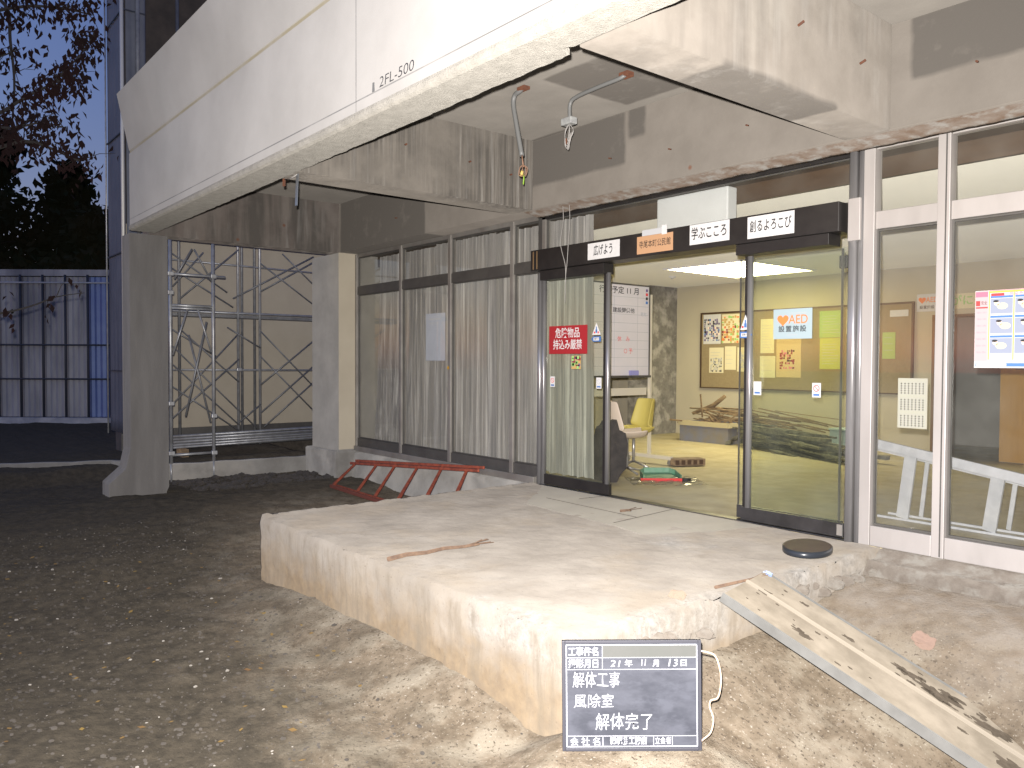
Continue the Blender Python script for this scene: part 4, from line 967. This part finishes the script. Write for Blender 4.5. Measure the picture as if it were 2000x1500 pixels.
# ============================================================ INSIDE THINGS
t = thing('aluminium_stepladder', 'aluminium stepladder lying on its side inside the right windows', 'stepladder', (1.5, 1.0, 0))
ra, rb = V(.45, 1.05, .69), V(2.75, .93, .345)
for k in (0, 1):
    MB().bar(ra+V(0, .16*k, -.06*k), rb+V(0, .16*k, -.05*k), .032, .082 if not k else .06).build('rail', m_alubr, t, .004)
    MB().bar(V(.6, 1.13+.2*k, .012), V(2.75, 1.05+.2*k, .012), .03, .02).build('rail', m_alubr, t, .002)
for x in (.93, 1.62, 2.35):
    f = (x-ra.x)/(rb.x-ra.x); u = ra.lerp(rb, f)
    MB().bar(u+V(0, 0, -.02), V(x-.10, 1.10, .03), .10, .03, (0, 1, 0)).build('step', m_alubr, t, .003)
    MB().bar(u+V(.07, .16, -.06), V(x-.02, 1.28, .03), .035, .02, (0, 1, 0)).build('strut', m_alubr, t, .003)
# whiteboard, its face turned towards +X
WX, W0, W1 = -3.25, .70, 2.45
t = thing('whiteboard', 'white schedule board with ruled lines on a castor stand behind the open doorway', 'whiteboard', (WX, 1.6, 0))
box('panel', m_wb, t, WX-.01, WX+.01, W0+.02, W1-.02, 1.20, 2.40)
MB().box(WX-.015, WX+.018, W0, W0+.02, 1.17, 2.42).box(WX-.015, WX+.018, W1-.02, W1, 1.17, 2.42).box(WX-.015, WX+.018, W0+.02, W1-.02, 2.40, 2.42).box(WX-.015, WX+.06, W0+.02, W1-.02, 1.17, 1.20).build('frame', m_aludk, t)
for y in (W0-.045, W1+.0): MB().box(WX-.02, WX+.02, y+.002, y+.042, .12, 2.30).build('post', m_wframe, t); MB().bar(V(WX-.40, y, .095), V(WX+.42, y, .095), .045, .05).build('foot', m_wframe, t, .003)
MB().box(WX-.05, WX-.022, W0+.04, W1-.02, .93, 1.03).build('cross_rail', m_wframe, t)
for y in (W0+.02, W1):
    for xx in (WX-.36, WX+.38): MB().tube([V(xx, y-.014, .035), V(xx, y+.014, .035)], .033, 14).build('castor', m_chrome, t); MB().box(xx-.012, xx+.012, y-.01, y+.01, .05, .072).build('castor_stem', m_chrome, t)
mb = MB(); fx = WX+.0112
for k in range(9): zz = 2.24-k*.115; mb.add([(fx, W0+.03, zz), (fx, W1-.03, zz), (fx, W1-.03, zz+.005), (fx, W0+.03, zz+.005)], [(0, 1, 2, 3)])
for y in (1.15, 1.75, 2.2): mb.add([(fx, y, 1.22), (fx, y+.006, 1.22), (fx, y+.006, 2.25), (fx, y, 2.25)], [(0, 1, 2, 3)])
mb.build('ruled_lines', m_grey, t)
Y1 = (0, 1, 0)
text('行事予定 11 月', m_ink, t, (WX+.01, 1.85, 2.32), Y1, Z1, .10, .01, w=.75, lift=.002); text('建設関係他', m_ink, t, (WX+.01, 1.93, 2.06), Y1, Z1, .07, .01, w=.42, lift=.002); text('寄附', m_grey, t, (WX+.01, 2.32, 2.02), Y1, Z1, .06, .01, lift=.002)
text('休　み', m_redp, t, (WX+.01, 1.93, 1.68), Y1, Z1, .08, 0, lift=.002); text('○ 予', m_redp, t, (WX+.01, 2.02, 1.52), Y1, Z1, .08, 0, lift=.002)
for k in range(4): MB().obox((WX+.016, 2.38, 2.35-k*.055), (.006, 0, 0), (0, .018, 0), (0, 0, .018)).build('magnet', (m_purple, m_redp, m_ink, m_blue)[k], t, .004)
MB().obox((WX+.045, 2.1, 1.235), (.02, 0, 0), (0, .08, 0), (0, 0, .032)).build('eraser', mat('lilac', (.25, .24, .45), .7), t, .006)
# shell chairs
def shell_chair(label, loc, rz, m, base='star'):
    t = thing('swivel_chair', label, 'chair', loc, rz)
    prof = [(.22, .47), (.12, .445), (0, .44), (-.14, .445), (-.2, .47), (-.225, .54), (-.24, .64), (-.255, .76), (-.268, .87), (-.266, .905)]
    vs = []; fs = []; n = 13
    for i, (y, z) in enumerate(prof):
        hw = .25 if i < 5 else .25-.012*(i-5)
        for k in range(n):
            u = -1+2*k/(n-1); c = abs(u)**2.5
            vs.append((u*hw, y+(.17*c*(1-.10*(i-5)) if i >= 5 else 0.0), z+(.10*c if i < 5 else 0)))
    for i in range(len(prof)-1):
        for k in range(n-1): a = i*n+k; fs.append((a, a+1, a+n+1, a+n))
    s_ = MB().add(vs, fs, True).build('shell', m, None); s_.parent = t
    so = s_.modifiers.new('solid', 'SOLIDIFY'); so.thickness = .012; s2 = s_.modifiers.new('sub', 'SUBSURF'); s2.levels = 1; s2.render_levels = 1
    o = MB().tube([(0, 0, .08), (0, 0, .44)], .02, 12).build('stem', m_chrome, None); o.parent = t
    o = MB()
    for k in range(4): a = k*math.pi/2+.4; o.tube([(0, 0, .09), (.24*math.cos(a), .24*math.sin(a), .035)], .014, 8)
    o = o.build('foot', m_chrome, None); o.parent = t
    return t
shell_chair('beige shell swivel chair with its back to the left glass door', (-2.62, 1.34, 0), R(-38), m_chair)
shell_chair('yellow shell chair half hidden behind the beige chair', (-2.98, 1.86, 0), R(160), m_chairy)
t = thing('black_bag', 'slumped black bag on the floor behind the left door stile', 'bag', (-2.2, .75, 0))
o = lump((-2.42, .80, .30), .17, m_dark, t, 'bag_body', 2.3, 5, 3)
MB().tube(smooth([V(-2.5, .80, .38), V(-2.47, .79, .46), V(-2.4, .79, .46), V(-2.35, .80, .38)]), .012, 8).build('handle', m_dark, t)
# dustpan and brush
t = thing('dustpan', 'green plastic dustpan on the floor just inside the open doorway', 'dustpan', (-2.1, 1.35, 0))
c0 = V(-2.12, 1.36, .0); ax = V(.55, .72, 0).normalized(); ay = V(-.72, .55, 0).normalized()
def loc2(a, b, z): return c0+ax*a+ay*b+V(0, 0, z)
pts = [loc2(-.22, -.16, .006), loc2(.22, -.16, .006), loc2(.21, .10, .03), loc2(.15, .17, .05), loc2(-.15, .17, .05), loc2(-.21, .10, .03)]
MB().prism(pts, V(0, 0, .008)).build('pan', m_greenpl, t)
mb = MB()
for a, b in zip(pts[1:], pts[2:]+pts[:1]): mb.bar(a+V(0, 0, .03), b+V(0, 0, .03), .008, .07)
mb.build('rim', m_greenpl, t)
t = thing('brush', 'red brush with dark tip lying in front of the green dustpan', 'brush', tuple(loc2(0, -.25, 0)))
MB().tube([loc2(-.27, -.25, .03), loc2(.2, -.27, .03)], .018, 10).build('handle', m_redp, t); MB().tube([loc2(.2, -.27, .03), loc2(.30, -.275, .03)], .022, 10).build('tip', m_ink, t)
vs = []; fs = []; n = 26
for j in range(n):
    for i in range(n):
        a = -.42+.84*i/(n-1); b = -.48+.62*j/(n-1); q = noise.fractal(Vector((a*7, b*7, 2)), 1, 2, 4)
        vs.append(tuple(loc2(a, b-.12, .016+.035*abs(q))))
for j in range(n-1):
    for i in range(n-1): fs.append((j*n+i, j*n+i+1, (j+1)*n+i+1, (j+1)*n+i))
o = MB().add(vs, fs, True).build('plastic_sheet', m_clear, fix=False); tag(o, 'crumpled clear plastic sheet around the green dustpan', 'plastic sheet')
t = thing('wood_block', 'short brown timber block with dark marks beside the whiteboard foot', 'timber block', (-2.9, 2.6, 0))
MB().obox((-2.72, 2.62, .055), (.10, .20, 0), (-.09, .045, 0), (0, 0, .045)).build('block', m_wood, t, .004)
mb = MB()
for k in range(5): mb.obox(V(-2.72, 2.62, .055)+V(.10, .20, 0)*(-.8+.38*k)+V(.091, -.046, 0), (.012, .024, 0), (.001, 0, 0), (0, 0, .03))
mb.build('stamped_marks', m_frame, t)
# crate with offcuts and the heap of laths
t = thing('debris_crate', 'grey blue crate filled with offcuts on the floor by the back wall', 'crate', (-4.5, 5.55, 0))
MB().box(-5.02, -4.0, 5.32, 5.34, 0, .34).box(-5.02, -4.0, 5.98, 6.0, 0, .34).box(-5.02, -5.0, 5.34, 5.98, 0, .34).box(-4.02, -4.0, 5.34, 5.98, 0, .34).box(-5.0, -4.02, 5.34, 5.98, .0, .02).build('tub', m_bin, t)
MB().box(-5.04, -3.98, 5.30, 5.325, .28, .36).box(-3.995, -3.97, 5.32, 6.0, .28, .36).build('rim', mat('pale_board', (.48, .42, .26), .7), t)
mb = MB(); r = random.Random(4)
for k in range(26):
    a = V(r.uniform(-4.95, -4.1), r.uniform(5.4, 5.95), r.uniform(.28, .42)); d = V(r.uniform(-1, 1), r.uniform(-.5, .5), r.uniform(-.1, .28)).normalized()*r.uniform(.2, .5); mb.bar(a, a+d, r.uniform(.02, .06), r.uniform(.01, .03))
mb.build('offcuts', m_wood, t)
mb = MB()
for k in range(110):
    a = V(r.uniform(-5.3, -3.7), r.uniform(5.9, 6.4), r.uniform(.02, .62)); a.z *= .55+.45*r.random(); d = V(1, r.uniform(-.35, .1), r.uniform(-.22, -.02)).normalized()*r.uniform(.6, 1.5)
    mb.bar(a, a+d, r.uniform(.015, .05), r.uniform(.008, .02)) if k % 3 else mb.tube([a, a+d*.5+V(0, 0, .04), a+d], .012, 6)
o = mb.build('lath_heap', m_wood); tag(o, 'heap of thin laths and torn strips piled behind the crate', 'debris', kind='stuff')
mb = MB()
for k in range(80):
    f = r.random(); a = V(-4.0+f*2.0, 5.4-f*.5+r.uniform(-.25, .35), r.uniform(.02, .42*(1-.6*f))); d = V(1, -.35+r.uniform(-.2, .2), r.uniform(-.12, .04)).normalized()*r.uniform(.5, 1.2)
    mb.bar(a, a+d, r.uniform(.03, .10), r.uniform(.015, .05))
for k in range(30): f = r.random(); c = V(-4.0+f*.9, 5.6+r.uniform(-.3, .2), r.uniform(.03, .28)); mb.obox(c, (r.uniform(.03, .09), 0, .02), (0, r.uniform(.03, .08), 0), (.01, 0, r.uniform(.02, .05)))
o = mb.build('scrap_heap', m_scrap); tag(o, 'long low heap of dark scrap metal sections behind the right glass door', 'debris', kind='stuff')
t = thing('bent_branch', 'forked brown offcut sticking up out of the heap by the back wall', 'offcut', (-4.7, 6.1, .5))
MB().tube([V(-5.3, 6.05, .44), V(-4.85, 6.05, .60), V(-4.6, 6.05, .78)], [.03, .045, .035], 8).build('stem', m_wood, t); MB().tube([V(-4.75, 6.05, .56), V(-4.5, 6.0, .50)], .03, 8).build('fork', m_wood, t)
t = thing('blue_crate', 'pale blue box on the floor seen low behind the right door jamb', 'box', (-1.9, 5.2, 0)); box('body', mat('pale_blue_box', (.30, .38, .44), .6), t, -2.3, -1.8, 5.5, 5.8, 0, .36, .01); box('lid', m_paleblue, t, -2.31, -1.79, 5.49, 5.81, .362, .39, .006)

# ============================================================ SCAFFOLD, SHEETING, WING, HOARDING
wg = thing('wing_building', 'beige rendered side wing behind the scaffold', 'building', (-10.9, 1, 0))
box('wall', m_beige, wg, -11.3, -10.9, -2.45, 5, .16, 8.5); box('base', m_aludk, wg, -11.28, -10.885, -2.44, 5, -.5, .158); box('coping', m_conc, wg, -11.35, -10.85, -2.5, 5, 8.5, 8.7)
sc = thing('scaffold', 'galvanised tubular frame scaffold standing in front of the beige wing', 'scaffold', (-8.5, -1.5, 0))
def up_(x, y, z0=-.35, z1=7.0, m=m_pipe, r=.024): MB().tube([(x, y, z0), (x, y, z1)], r, 10).build('upright', m, sc)
def tb(p, q, name, m=m_pipe, r=.02): MB().tube([p, q], r, 8).build(name, m, sc)
XA, XB = -8.0, -9.8
ya, yb2 = -2.45, -1.84
up_(XA, ya, -.12, 3.5); up_(XA, yb2, -.12, 3.5); tb((XA, yb2, -.42), (XA, yb2, -.1), 'jack', m_pipe, .014); tb((XA, ya, -.42), (XA, ya, -.1), 'jack', m_pipe, .014)
for z in (2.17, .0): tb((XA, ya, z), (XA, yb2, z), 'ledger')
for z in (2.62,): tb((XA, ya-.05, z), (XA, yb2+.18, z), 'ledger')
tb((XA, ya, 2.13), (XA, yb2, 2.13), 'ledger')
for s0, s1 in (((ya+.03, 1.45), (ya+.24, 2.12)), ((yb2-.03, 1.5), (yb2-.22, 2.12))): tb((XA, s0[0], s0[1]), (XA, s1[0], s1[1]), 'gusset', m_pipe, .014)
for (u, v_) in (((ya+.06, 2.55), (yb2-.30, 3.0)), ((yb2-.02, 2.55), (ya+.34, 3.0))): tb((XA, u[0], u[1]), (XA, v_[0], v_[1]), 'gusset', m_pipedk, .014)
tb((XA-.05, ya+.22, .55), (XA-.05, yb2-.08, 1.95), 'brace', m_pipedk, .015); tb((XA-.08, ya+.28, 1.75), (XA-.08, yb2-.02, .45), 'brace', m_pipedk, .015)
for y_ in (-1.79, -.80, -.41): up_(XB, y_, -.1, 8, m_pipe if y_ != -1.79 else m_pipedk)
for y_ in (-.62, -.39): up_(XB-.3, y_, -.1, 8, m_pipedk)
MB().box(XB-.3, XB-.02, -2.4, 1.3, 2.12, 2.17).build('deck', m_pipedk, sc)
tb((XB, -2.4, 2.2), (XB, 1.3, 2.2), 'rail'); tb((XB, -2.4, 3.05), (XB, 1.3, 3.0), 'rail', m_pipe, .014); tb((XB, -2.4, 1.22), (XB, 1.3, 1.2), 'rail', m_pipe, .016)
for (y0, z0, y1, z1) in ((-2.0, .55, -.8, 1.85), (-2.1, .25, -.8, 1.4), (-2.0, 1.7, -.45, .15), (-1.9, 1.3, -.8, .25), (-.41, 1.9, .6, .9), (-.41, 1.45, .6, .45), (-.41, .45, .62, 1.3), (-.35, .2, .62, 1.0), (-2.0, 3.2, -1.0, 2.55), (-.9, 2.45, .6, 3.3), (-.41, 2.6, .6, 3.2), (-1.9, 2.6, -1.4, 3.2), (0.0, 3.3, .7, 2.7), (-1.0, 1.95, -.41, 1.6), (-.8, .3, -.41, .6), (-2.0, 1.0, -.8, .15), (-1.79, 1.9, -.8, 1.0), (-2.0, 2.95, -.9, 2.3), (-1.79, 2.4, -.8, 3.3), (-.41, .95, .6, 1.75), (-.41, 3.1, .7, 2.35), (-2.1, 2.0, -1.2, 1.45)):
    tb((XB+.03, y0, z0), (XB+.03, y1, z1), 'brace', m_pipedk, .013)
for y_, z in ((ya, 2.62), (ya, 2.35), (yb2, 2.62), (ya, .75), (yb2, .55), (ya, .03), (yb2, .0), (-.80, 1.22)):
    MB().obox((XA+.02 if y_ != -.80 else XB+.03, y_, z), (.03, 0, 0), (0, .04, 0), (0, 0, .03)).build('clamp', m_pipe, sc, .008)
mb = MB()
for k in range(15): z = -.05+.045*(k % 5)+rnd.random()*.012; mb.tube([(-9.4-.06*(k//5), -2.2+rnd.random()*.3, z), (-9.4-.06*(k//5), 1.2+rnd.random()*.4, z+.02+rnd.random()*.03)], .02, 8)
MB().box(-10.72, -10.70, -2.45, 3.0, 3.7, 9.0).build('debris_net', mat('dark_net', (.05, .043, .038), .9, alt=(.085, .07, .06), scale=3), sc)
t = thing('pipe_stack', 'low stack of long scaffold pipes lying at the foot of the beige wing', 'pipes', (-9.5, 0, 0)); o = mb.build('pipes', m_pipe, t); box('bearer', m_wood, t, -9.62, -9.3, -1.9, -1.8, -.2, -.07); box('bearer', m_wood, t, -9.62, -9.3, .9, 1.0, -.2, -.07)
sh = thing('scaffold_sheeting', 'tall blue grey sheeting wrapped round the scaffold at the left building corner', 'sheeting', (-9, -2.75, 0))
def wavy(p, q, z0, z1, n, name, m, amp=.015):
    p, q = V(*p), V(*q); d = (q-p); nrm = V(-d.y, d.x, 0).normalized(); vs = []; fs = []; nz = 40
    for j in range(nz+1):
        for i in range(n+1):
            c = p+d*i/n; a = amp*noise.noise(V(i*.4, j*.15, p.x)); vs.append((c.x+nrm.x*a, c.y+nrm.y*a, z0+(z1-z0)*j/nz))
    for j in range(nz):
        for i in range(n): k = j*(n+1)+i; fs.append((k, k+1, k+n+2, k+n+1))
    o = MB().add(vs, fs, True).build(name, m, sh); s = o.modifiers.new('s', 'SOLIDIFY'); s.thickness = .01; return o
wavy((-9.0, -2.80), (-10.0, -2.80), .25, 9, 30, 'sheet', m_sheet); wavy((-9.0, -2.78), (-9.0, -2.50), .25, 9, 12, 'sheet', m_sheet)
for z in (1.2, 3.0, 4.8, 6.6): MB().box(-10.0, -9.0, -2.835, -2.82, z, z+.02).box(-8.99, -8.975, -2.8, -2.50, z, z+.02).build('seam', m_seam, sh)
MB().tube([(-8.96, -2.84, -.2), (-8.96, -2.84, 9)], .026, 10).build('corner_post', mat('pale_pipe', (.62, .60, .55), .5, .3), sh); MB().tube([(-10.0, -2.84, .2), (-10.0, -2.84, 9)], .012, 10).build('corner_post', m_pipe, sh)
MB().tube([(-8.95, -2.62, 3), (-8.95, -2.62, 9)], .03, 10).build('corner_post', m_pipedk, sh)
# curb
def curbline(pts, w_, z0, z1, name, m):
    mb = MB(); vs = []; fs = []; n = 0; P = []
    for a, b in zip(pts, pts[1:]):
        for k in range(20): t_ = k/20; P.append((a[0]+(b[0]-a[0])*t_, a[1]+(b[1]-a[1])*t_))
    P.append(pts[-1])
    for i, (x, y) in enumerate(P):
        q = P[min(i+1, len(P)-1)]; p_ = P[max(i-1, 0)]; d = V(q[0]-p_[0], q[1]-p_[1], 0).normalized(); nn = V(-d.y, d.x, 0)*w_/2
        j1 = .012*noise.noise(V(x*3, y*3, 0))
        for s_, z in ((-1, z0), (-1, z1-.015+j1), (-.8, z1+j1), (.8, z1+j1), (1, z1-.015+j1), (1, z0)): vs.append((x+nn.x*s_, y+nn.y*s_, z))
    for i in range(len(P)-1):
        for k in range(5): fs.append((i*6+k, i*6+k+1, (i+1)*6+k+1, (i+1)*6+k))
    return MB().add(vs, fs, True).build(name, m)
tag(curbline([(-8.0, .6), (-8.05, -1.2), (-8.25, -2.6), (-9.15, -2.95), (-9.7, -4.3), (-10.6, -6.5), (-12, -10)], .16, -.7, -.15, 'concrete_curb', m_conc), 'low grey concrete curb running past the column bases to the left', 'curb')
# hoarding
hd_ = thing('site_hoarding', 'blue and grey ribbed steel site hoarding beyond the yard', 'hoarding', (-18, -1.5, 0))
a, b = V(-19.6, -3.2, 0), V(-17.85, -1.05, 0); d = (b-a).normalized(); nn = V(d.y, -d.x, 0)
for k in range(-6, 11):
    p_ = a+d*.56*k; mb = MB()
    prof = []; nseg = 8
    for i in range(nseg+1): prof.append((i*.55/nseg, .03*(1 if (i//1) % 2 else 0)))
    vs = []; fs = []
    for z in (-.05, 3.45):
        for (u_, v_) in prof: q = p_+d*u_+nn*v_; vs.append((q.x, q.y, z))
    nP = len(prof)
    for i in range(nP-1): fs.append((i, i+1, nP+i+1, nP+i))
    o = mb.add(vs, fs).build('panel', m_hoardb if k == 4 else m_hoard, hd_); s_ = o.modifiers.new('s', 'SOLIDIFY'); s_.thickness = .004
    MB().tube([p_+nn*.06+V(0, 0, -.5), p_+nn*.06+V(0, 0, 3.5)], .03, 8).build('post', m_seam, hd_)
for z in (.9, 1.75, 3.3): MB().tube([a-d*3.4+nn*.08+V(0, 0, z), b+d*4+nn*.08+V(0, 0, z)], .022, 8).build('rail', m_seam if z < 3 else m_pale, hd_)
MB().bar(a-d*3.4+nn*.12+V(0, 0, -.2), b+d*3+nn*.12+V(0, 0, -.2), .2, .28).build('base_strip', m_pale, hd_)
MB().bar(a-d*3.4+nn*.03+V(0, 0, 3.55), b+d*4+nn*.03+V(0, 0, 3.55), .05, .16).build('top_strip', m_hoard, hd_)

# ============================================================ TREES
def leafcloud(cen, rad, n, size, r, droop=0, shell=.45):
    vs = []; fs = []
    cl = []
    for i in range(max(8, n//70)):
        a = V(r.gauss(0, 1), r.gauss(0, 1), r.gauss(0, 1)).normalized()*(shell+(1-shell)*r.random()); cl.append(V(a.x*rad[0], a.y*rad[1], a.z*rad[2]))
    for i in range(n):
        c = V(*cen)+cl[i % len(cl)]+V(r.gauss(0, 1)*rad[0], r.gauss(0, 1)*rad[1], r.gauss(0, 1)*rad[2])*.21
        u = V(r.gauss(0, 1), r.gauss(0, 1), r.gauss(0, 1)-droop).normalized(); w_ = u.orthogonal().normalized(); w_.rotate(Matrix.Rotation(r.random()*6.28, 3, u)); s_ = size*r.uniform(.6, 1.3)
        k = len(vs); vs += [c, c+u*s_*.5+w_*s_*.28, c+u*s_, c+u*s_*.5-w_*s_*.28]; fs.append((k, k+1, k+2, k+3))
    return vs, fs
def tree(name, label, cat, base, h, rad, m, n, size, seed, conifer=False, grp='trees beyond the hoarding'):
    r = random.Random(seed); t = thing(name, label, cat, base, 0, grp); mb = MB(); lm = MB()
    bx, by, bz = base
    mb.tube([(bx, by, bz), (bx+.1, by, bz+h*.5), (bx, by, bz+h*.92)], [h*.025, h*.016, .02], 8)
    for k in range(16):
        z = bz+h*(.2+.75*k/16); a = r.random()*6.28; l = rad*(1-(k/16)*.7)*.9
        mb.tube([(bx, by, z), (bx+l*math.cos(a)*.5, by+l*math.sin(a)*.5, z+.25), (bx+l*math.cos(a), by+l*math.sin(a), z+.3)], [.05, .03, .01], 5)
    lv = 9 if conifer else 5
    for k in range(lv):
        f = k/(lv-1); z = bz+h*(.12+.84*f); rr = rad*(1.05-f*.85 if conifer else math.sin(math.pi*(.18+.72*f)))
        vs, fs = leafcloud((bx+r.uniform(-.2, .2)*rad, by+r.uniform(-.2, .2)*rad, z), (rr, rr, h/lv*.65), int(n/lv), size, r, .3)
        lm.add(vs, fs)
    mb.build('trunk', m_bark, t); lm.build('crown', m, t, fix=False)
tree('conifer_tree', 'dark tall conifer beyond the hoarding beside the sheeted scaffold', 'tree', (-24.5, 4.6, -.4), 10.9, 2.2, m_needle, 16000, .30, 1, True)
tree('conifer_tree', 'lower dark conifer directly left of the tallest one', 'tree', (-24.2, 1.9, -.4), 8.0, 2.2, m_needle, 13000, .30, 2, True)
tree('broadleaf_tree', 'dark rounded tree mass at the far left beyond the hoarding', 'tree', (-25.5, -3.0, -.4), 8.4, 2.6, m_leafg, 15000, .3, 3)
tree('broadleaf_tree', 'dark round tree between conifers and the left frame edge', 'tree', (-25, -.4, -.4), 7.4, 2.3, m_leafg, 14000, .3, 4)
tree('broadleaf_tree', 'leftmost dark bushy tree half cut by the photo edge', 'tree', (-26.5, -6.0, -.4), 9.4, 2.8, m_leafg, 14000, .3, 5)
tree('broadleaf_tree', 'low dark shrubby tree just behind the hoarding panels', 'tree', (-22.0, -.2, -.4), 5.6, 2.6, m_leafg, 14000, .3, 6)
# near cherry with autumn leaves, trunk outside the left edge
t = thing('autumn_tree', 'near tree with drooping dark reddish autumn leaves against the dusk sky', 'tree', (-7.2, -6.6, -.4))
r = random.Random(11); mb = MB(); lm = MB()
mb.tube([(-7.2, -6.6, -.5), (-7.1, -6.4, 1.5), (-6.9, -6.1, 3.2), (-6.8, -5.9, 5.5)], [.16, .13, .10, .06], 10)
def at(u, v, dd): return dep(u, v, dd)
def limb(pts, r0, leaves, spread, sz=.085):
    P = smooth([V(*p) for p in pts], 5); mb.tube(P, [r0*(1-.8*i/len(P)) for i in range(len(P))], 6)
    for i in range(leaves):
        f = r.random()**.8; c = P[int(f*(len(P)-1))]; tip = c+V(r.gauss(0, 1), r.gauss(0, 1), r.gauss(-.1, .8))*spread
        if i % 5 == 0: mb.tube([c, (c+tip)/2+V(0, 0, .03), tip], [.006, .004, .002], 4)
        for q in range(2):
            c2 = tip+V(r.gauss(0, 1), r.gauss(0, 1), r.gauss(0, 1))*.035
            u = V(r.gauss(0, .6), r.gauss(0, .6), -1).normalized(); w_ = u.orthogonal().normalized(); w_.rotate(Matrix.Rotation(r.random()*6.28, 3, u)); s_ = sz*r.uniform(.7, 1.3)
            bend = w_.cross(u)*s_*.15
            lm.add([c2, c2+u*s_*.45+w_*s_*.24+bend, c2+u*s_, c2+u*s_*.45-w_*s_*.24+bend], [(0, 1, 2, 3)])
A = at
limb([A(-90, 60, 8.4), A(-20, 25, 8.4), A(60, 12, 8.2), A(130, 18, 8.3), A(180, 30, 8.5)], .025, 170, .13)
limb([A(-60, -40, 8.6), A(10, 10, 8.6), A(20, 80, 8.6), A(28, 160, 8.6), A(24, 240, 8.6), A(20, 310, 8.7)], .022, 40, .16)
limb([A(-80, 240, 8.2), A(-10, 225, 8.2), A(50, 190, 8.2), A(100, 165, 8.3), A(135, 150, 8.3), A(150, 155, 8.3)], .022, 200, .11)
limb([A(100, 165, 8.3), A(150, 115, 8.3), A(172, 85, 8.4), A(185, 65, 8.4)], .012, 90, .07)
limb([A(-80, 300, 8.0), A(-10, 290, 8.0), A(50, 276, 8.0), A(100, 290, 8.1), A(150, 312, 8.2), A(165, 310, 8.3)], .026, 110, .10)
limb([A(-60, 240, 8.0), A(20, 250, 8.0), A(80, 240, 8.0), A(130, 250, 8.0)], .018, 130, .10)
limb([A(-60, 120, 8.6), A(0, 110, 8.6), A(40, 95, 8.6)], .016, 50, .10)
limb([A(-80, 620, 7.6), A(0, 612, 7.6), A(60, 598, 7.7), A(110, 580, 7.8), A(165, 572, 7.9)], .014, 12, .10)
mb.build('trunk', m_bark, t); lm.build('leaves', m_leafd, t, fix=False)

# ============================================================ GRAVEL, LEAVES, RUBBLE
def scatter(n, rx, ry, rs, m, name, label, cat, seed, dens=None):
    r = random.Random(seed); ico = bmesh.new(); bmesh.ops.create_icosphere(ico, subdivisions=1, radius=1)
    bv = [v.co.copy() for v in ico.verts]; bf = [tuple(v.index for v in f.verts) for f in ico.faces]; ico.free(); mb = MB(); c_ = 0
    while c_ < n:
        x = r.uniform(*rx); y = r.uniform(*ry)
        if PX0-.05 < x < PX1+.1 and y > PY-.05: continue
        if y > -.15: continue
        if dens and r.random() > dens(x, y): continue
        s_ = rs[0]*(rs[1]/rs[0])**(r.random()**2.2); z = ground_z(x, y)+s_*.15; ro = Matrix.Rotation(r.random()*6.28, 3, 'Z'); sx, sy, sz = r.uniform(.7, 1.3), r.uniform(.6, 1.1), r.uniform(.35, .7); q = V(r.random()*9, 0, 0)
        vv = [ro @ V(v.x*sx, v.y*sy, v.z*sz)*s_*(1+.5*noise.noise(v*1.5+q))+V(x, y, z) for v in bv]
        mb.add(vv, bf); c_ += 1
    o = mb.build(name, m, fix=False); tag(o, label, cat, kind='stuff')
gd = lambda x, y: max(.015, sstep(-3.2, -4.3, y+.22*x))
scatter(5200, (-5.5, 2.6), (-5.9, -2.5), (.004, .018), m_stone, 'gravel', 'grey wet gravel scattered over the dark yard', 'gravel', 1, gd)
scatter(300, (-5.5, 2.6), (-5.9, -2.6), (.004, .016), m_stonel, 'pale_gravel', 'pale pebbles and concrete crumbs strewn on the yard', 'gravel', 2, gd)
scatter(500, (1.25, 4.0), (-4.5, -.5), (.004, .016), m_rub, 'rubble_crumbs', 'small crumbs of rubble on the brown earth by the ramp', 'rubble', 3)
scatter(380, (-3.0, 1.2), (.01, -3.1), (.004, .012), m_stonel, 'crumbs', 'crumbs', 'rubble', 9) if False else None
scatter(500, (-7.9, -6.9), (-2.5, -.3), (.02, .07), m_dark, 'dark_rubble', 'dark clods and leaf litter heaped along the curb by the scaffold', 'rubble', 4)
r = random.Random(5); mb = MB()
for i in range(170):
    x = r.uniform(-5, 1.6); y = r.uniform(-5.9, -3.4)
    if r.random() > gd(x, y): continue
    z = ground_z(x, y)+.018; s_ = r.uniform(.010, .026); a = r.random()*6.28; u = V(math.cos(a), math.sin(a), r.uniform(-.2, .3)); w_ = V(-math.sin(a), math.cos(a), r.uniform(-.3, .3)); c = V(x, y, z)
    mb.add([c-u*s_, c+w_*s_*.6, c+u*s_, c-w_*s_*.6], [(0, 1, 2, 3)])
tag(mb.build('fallen_leaves', m_leafy, fix=False), 'scattered yellow and brown fallen leaves on the gravel', 'leaves', kind='stuff')
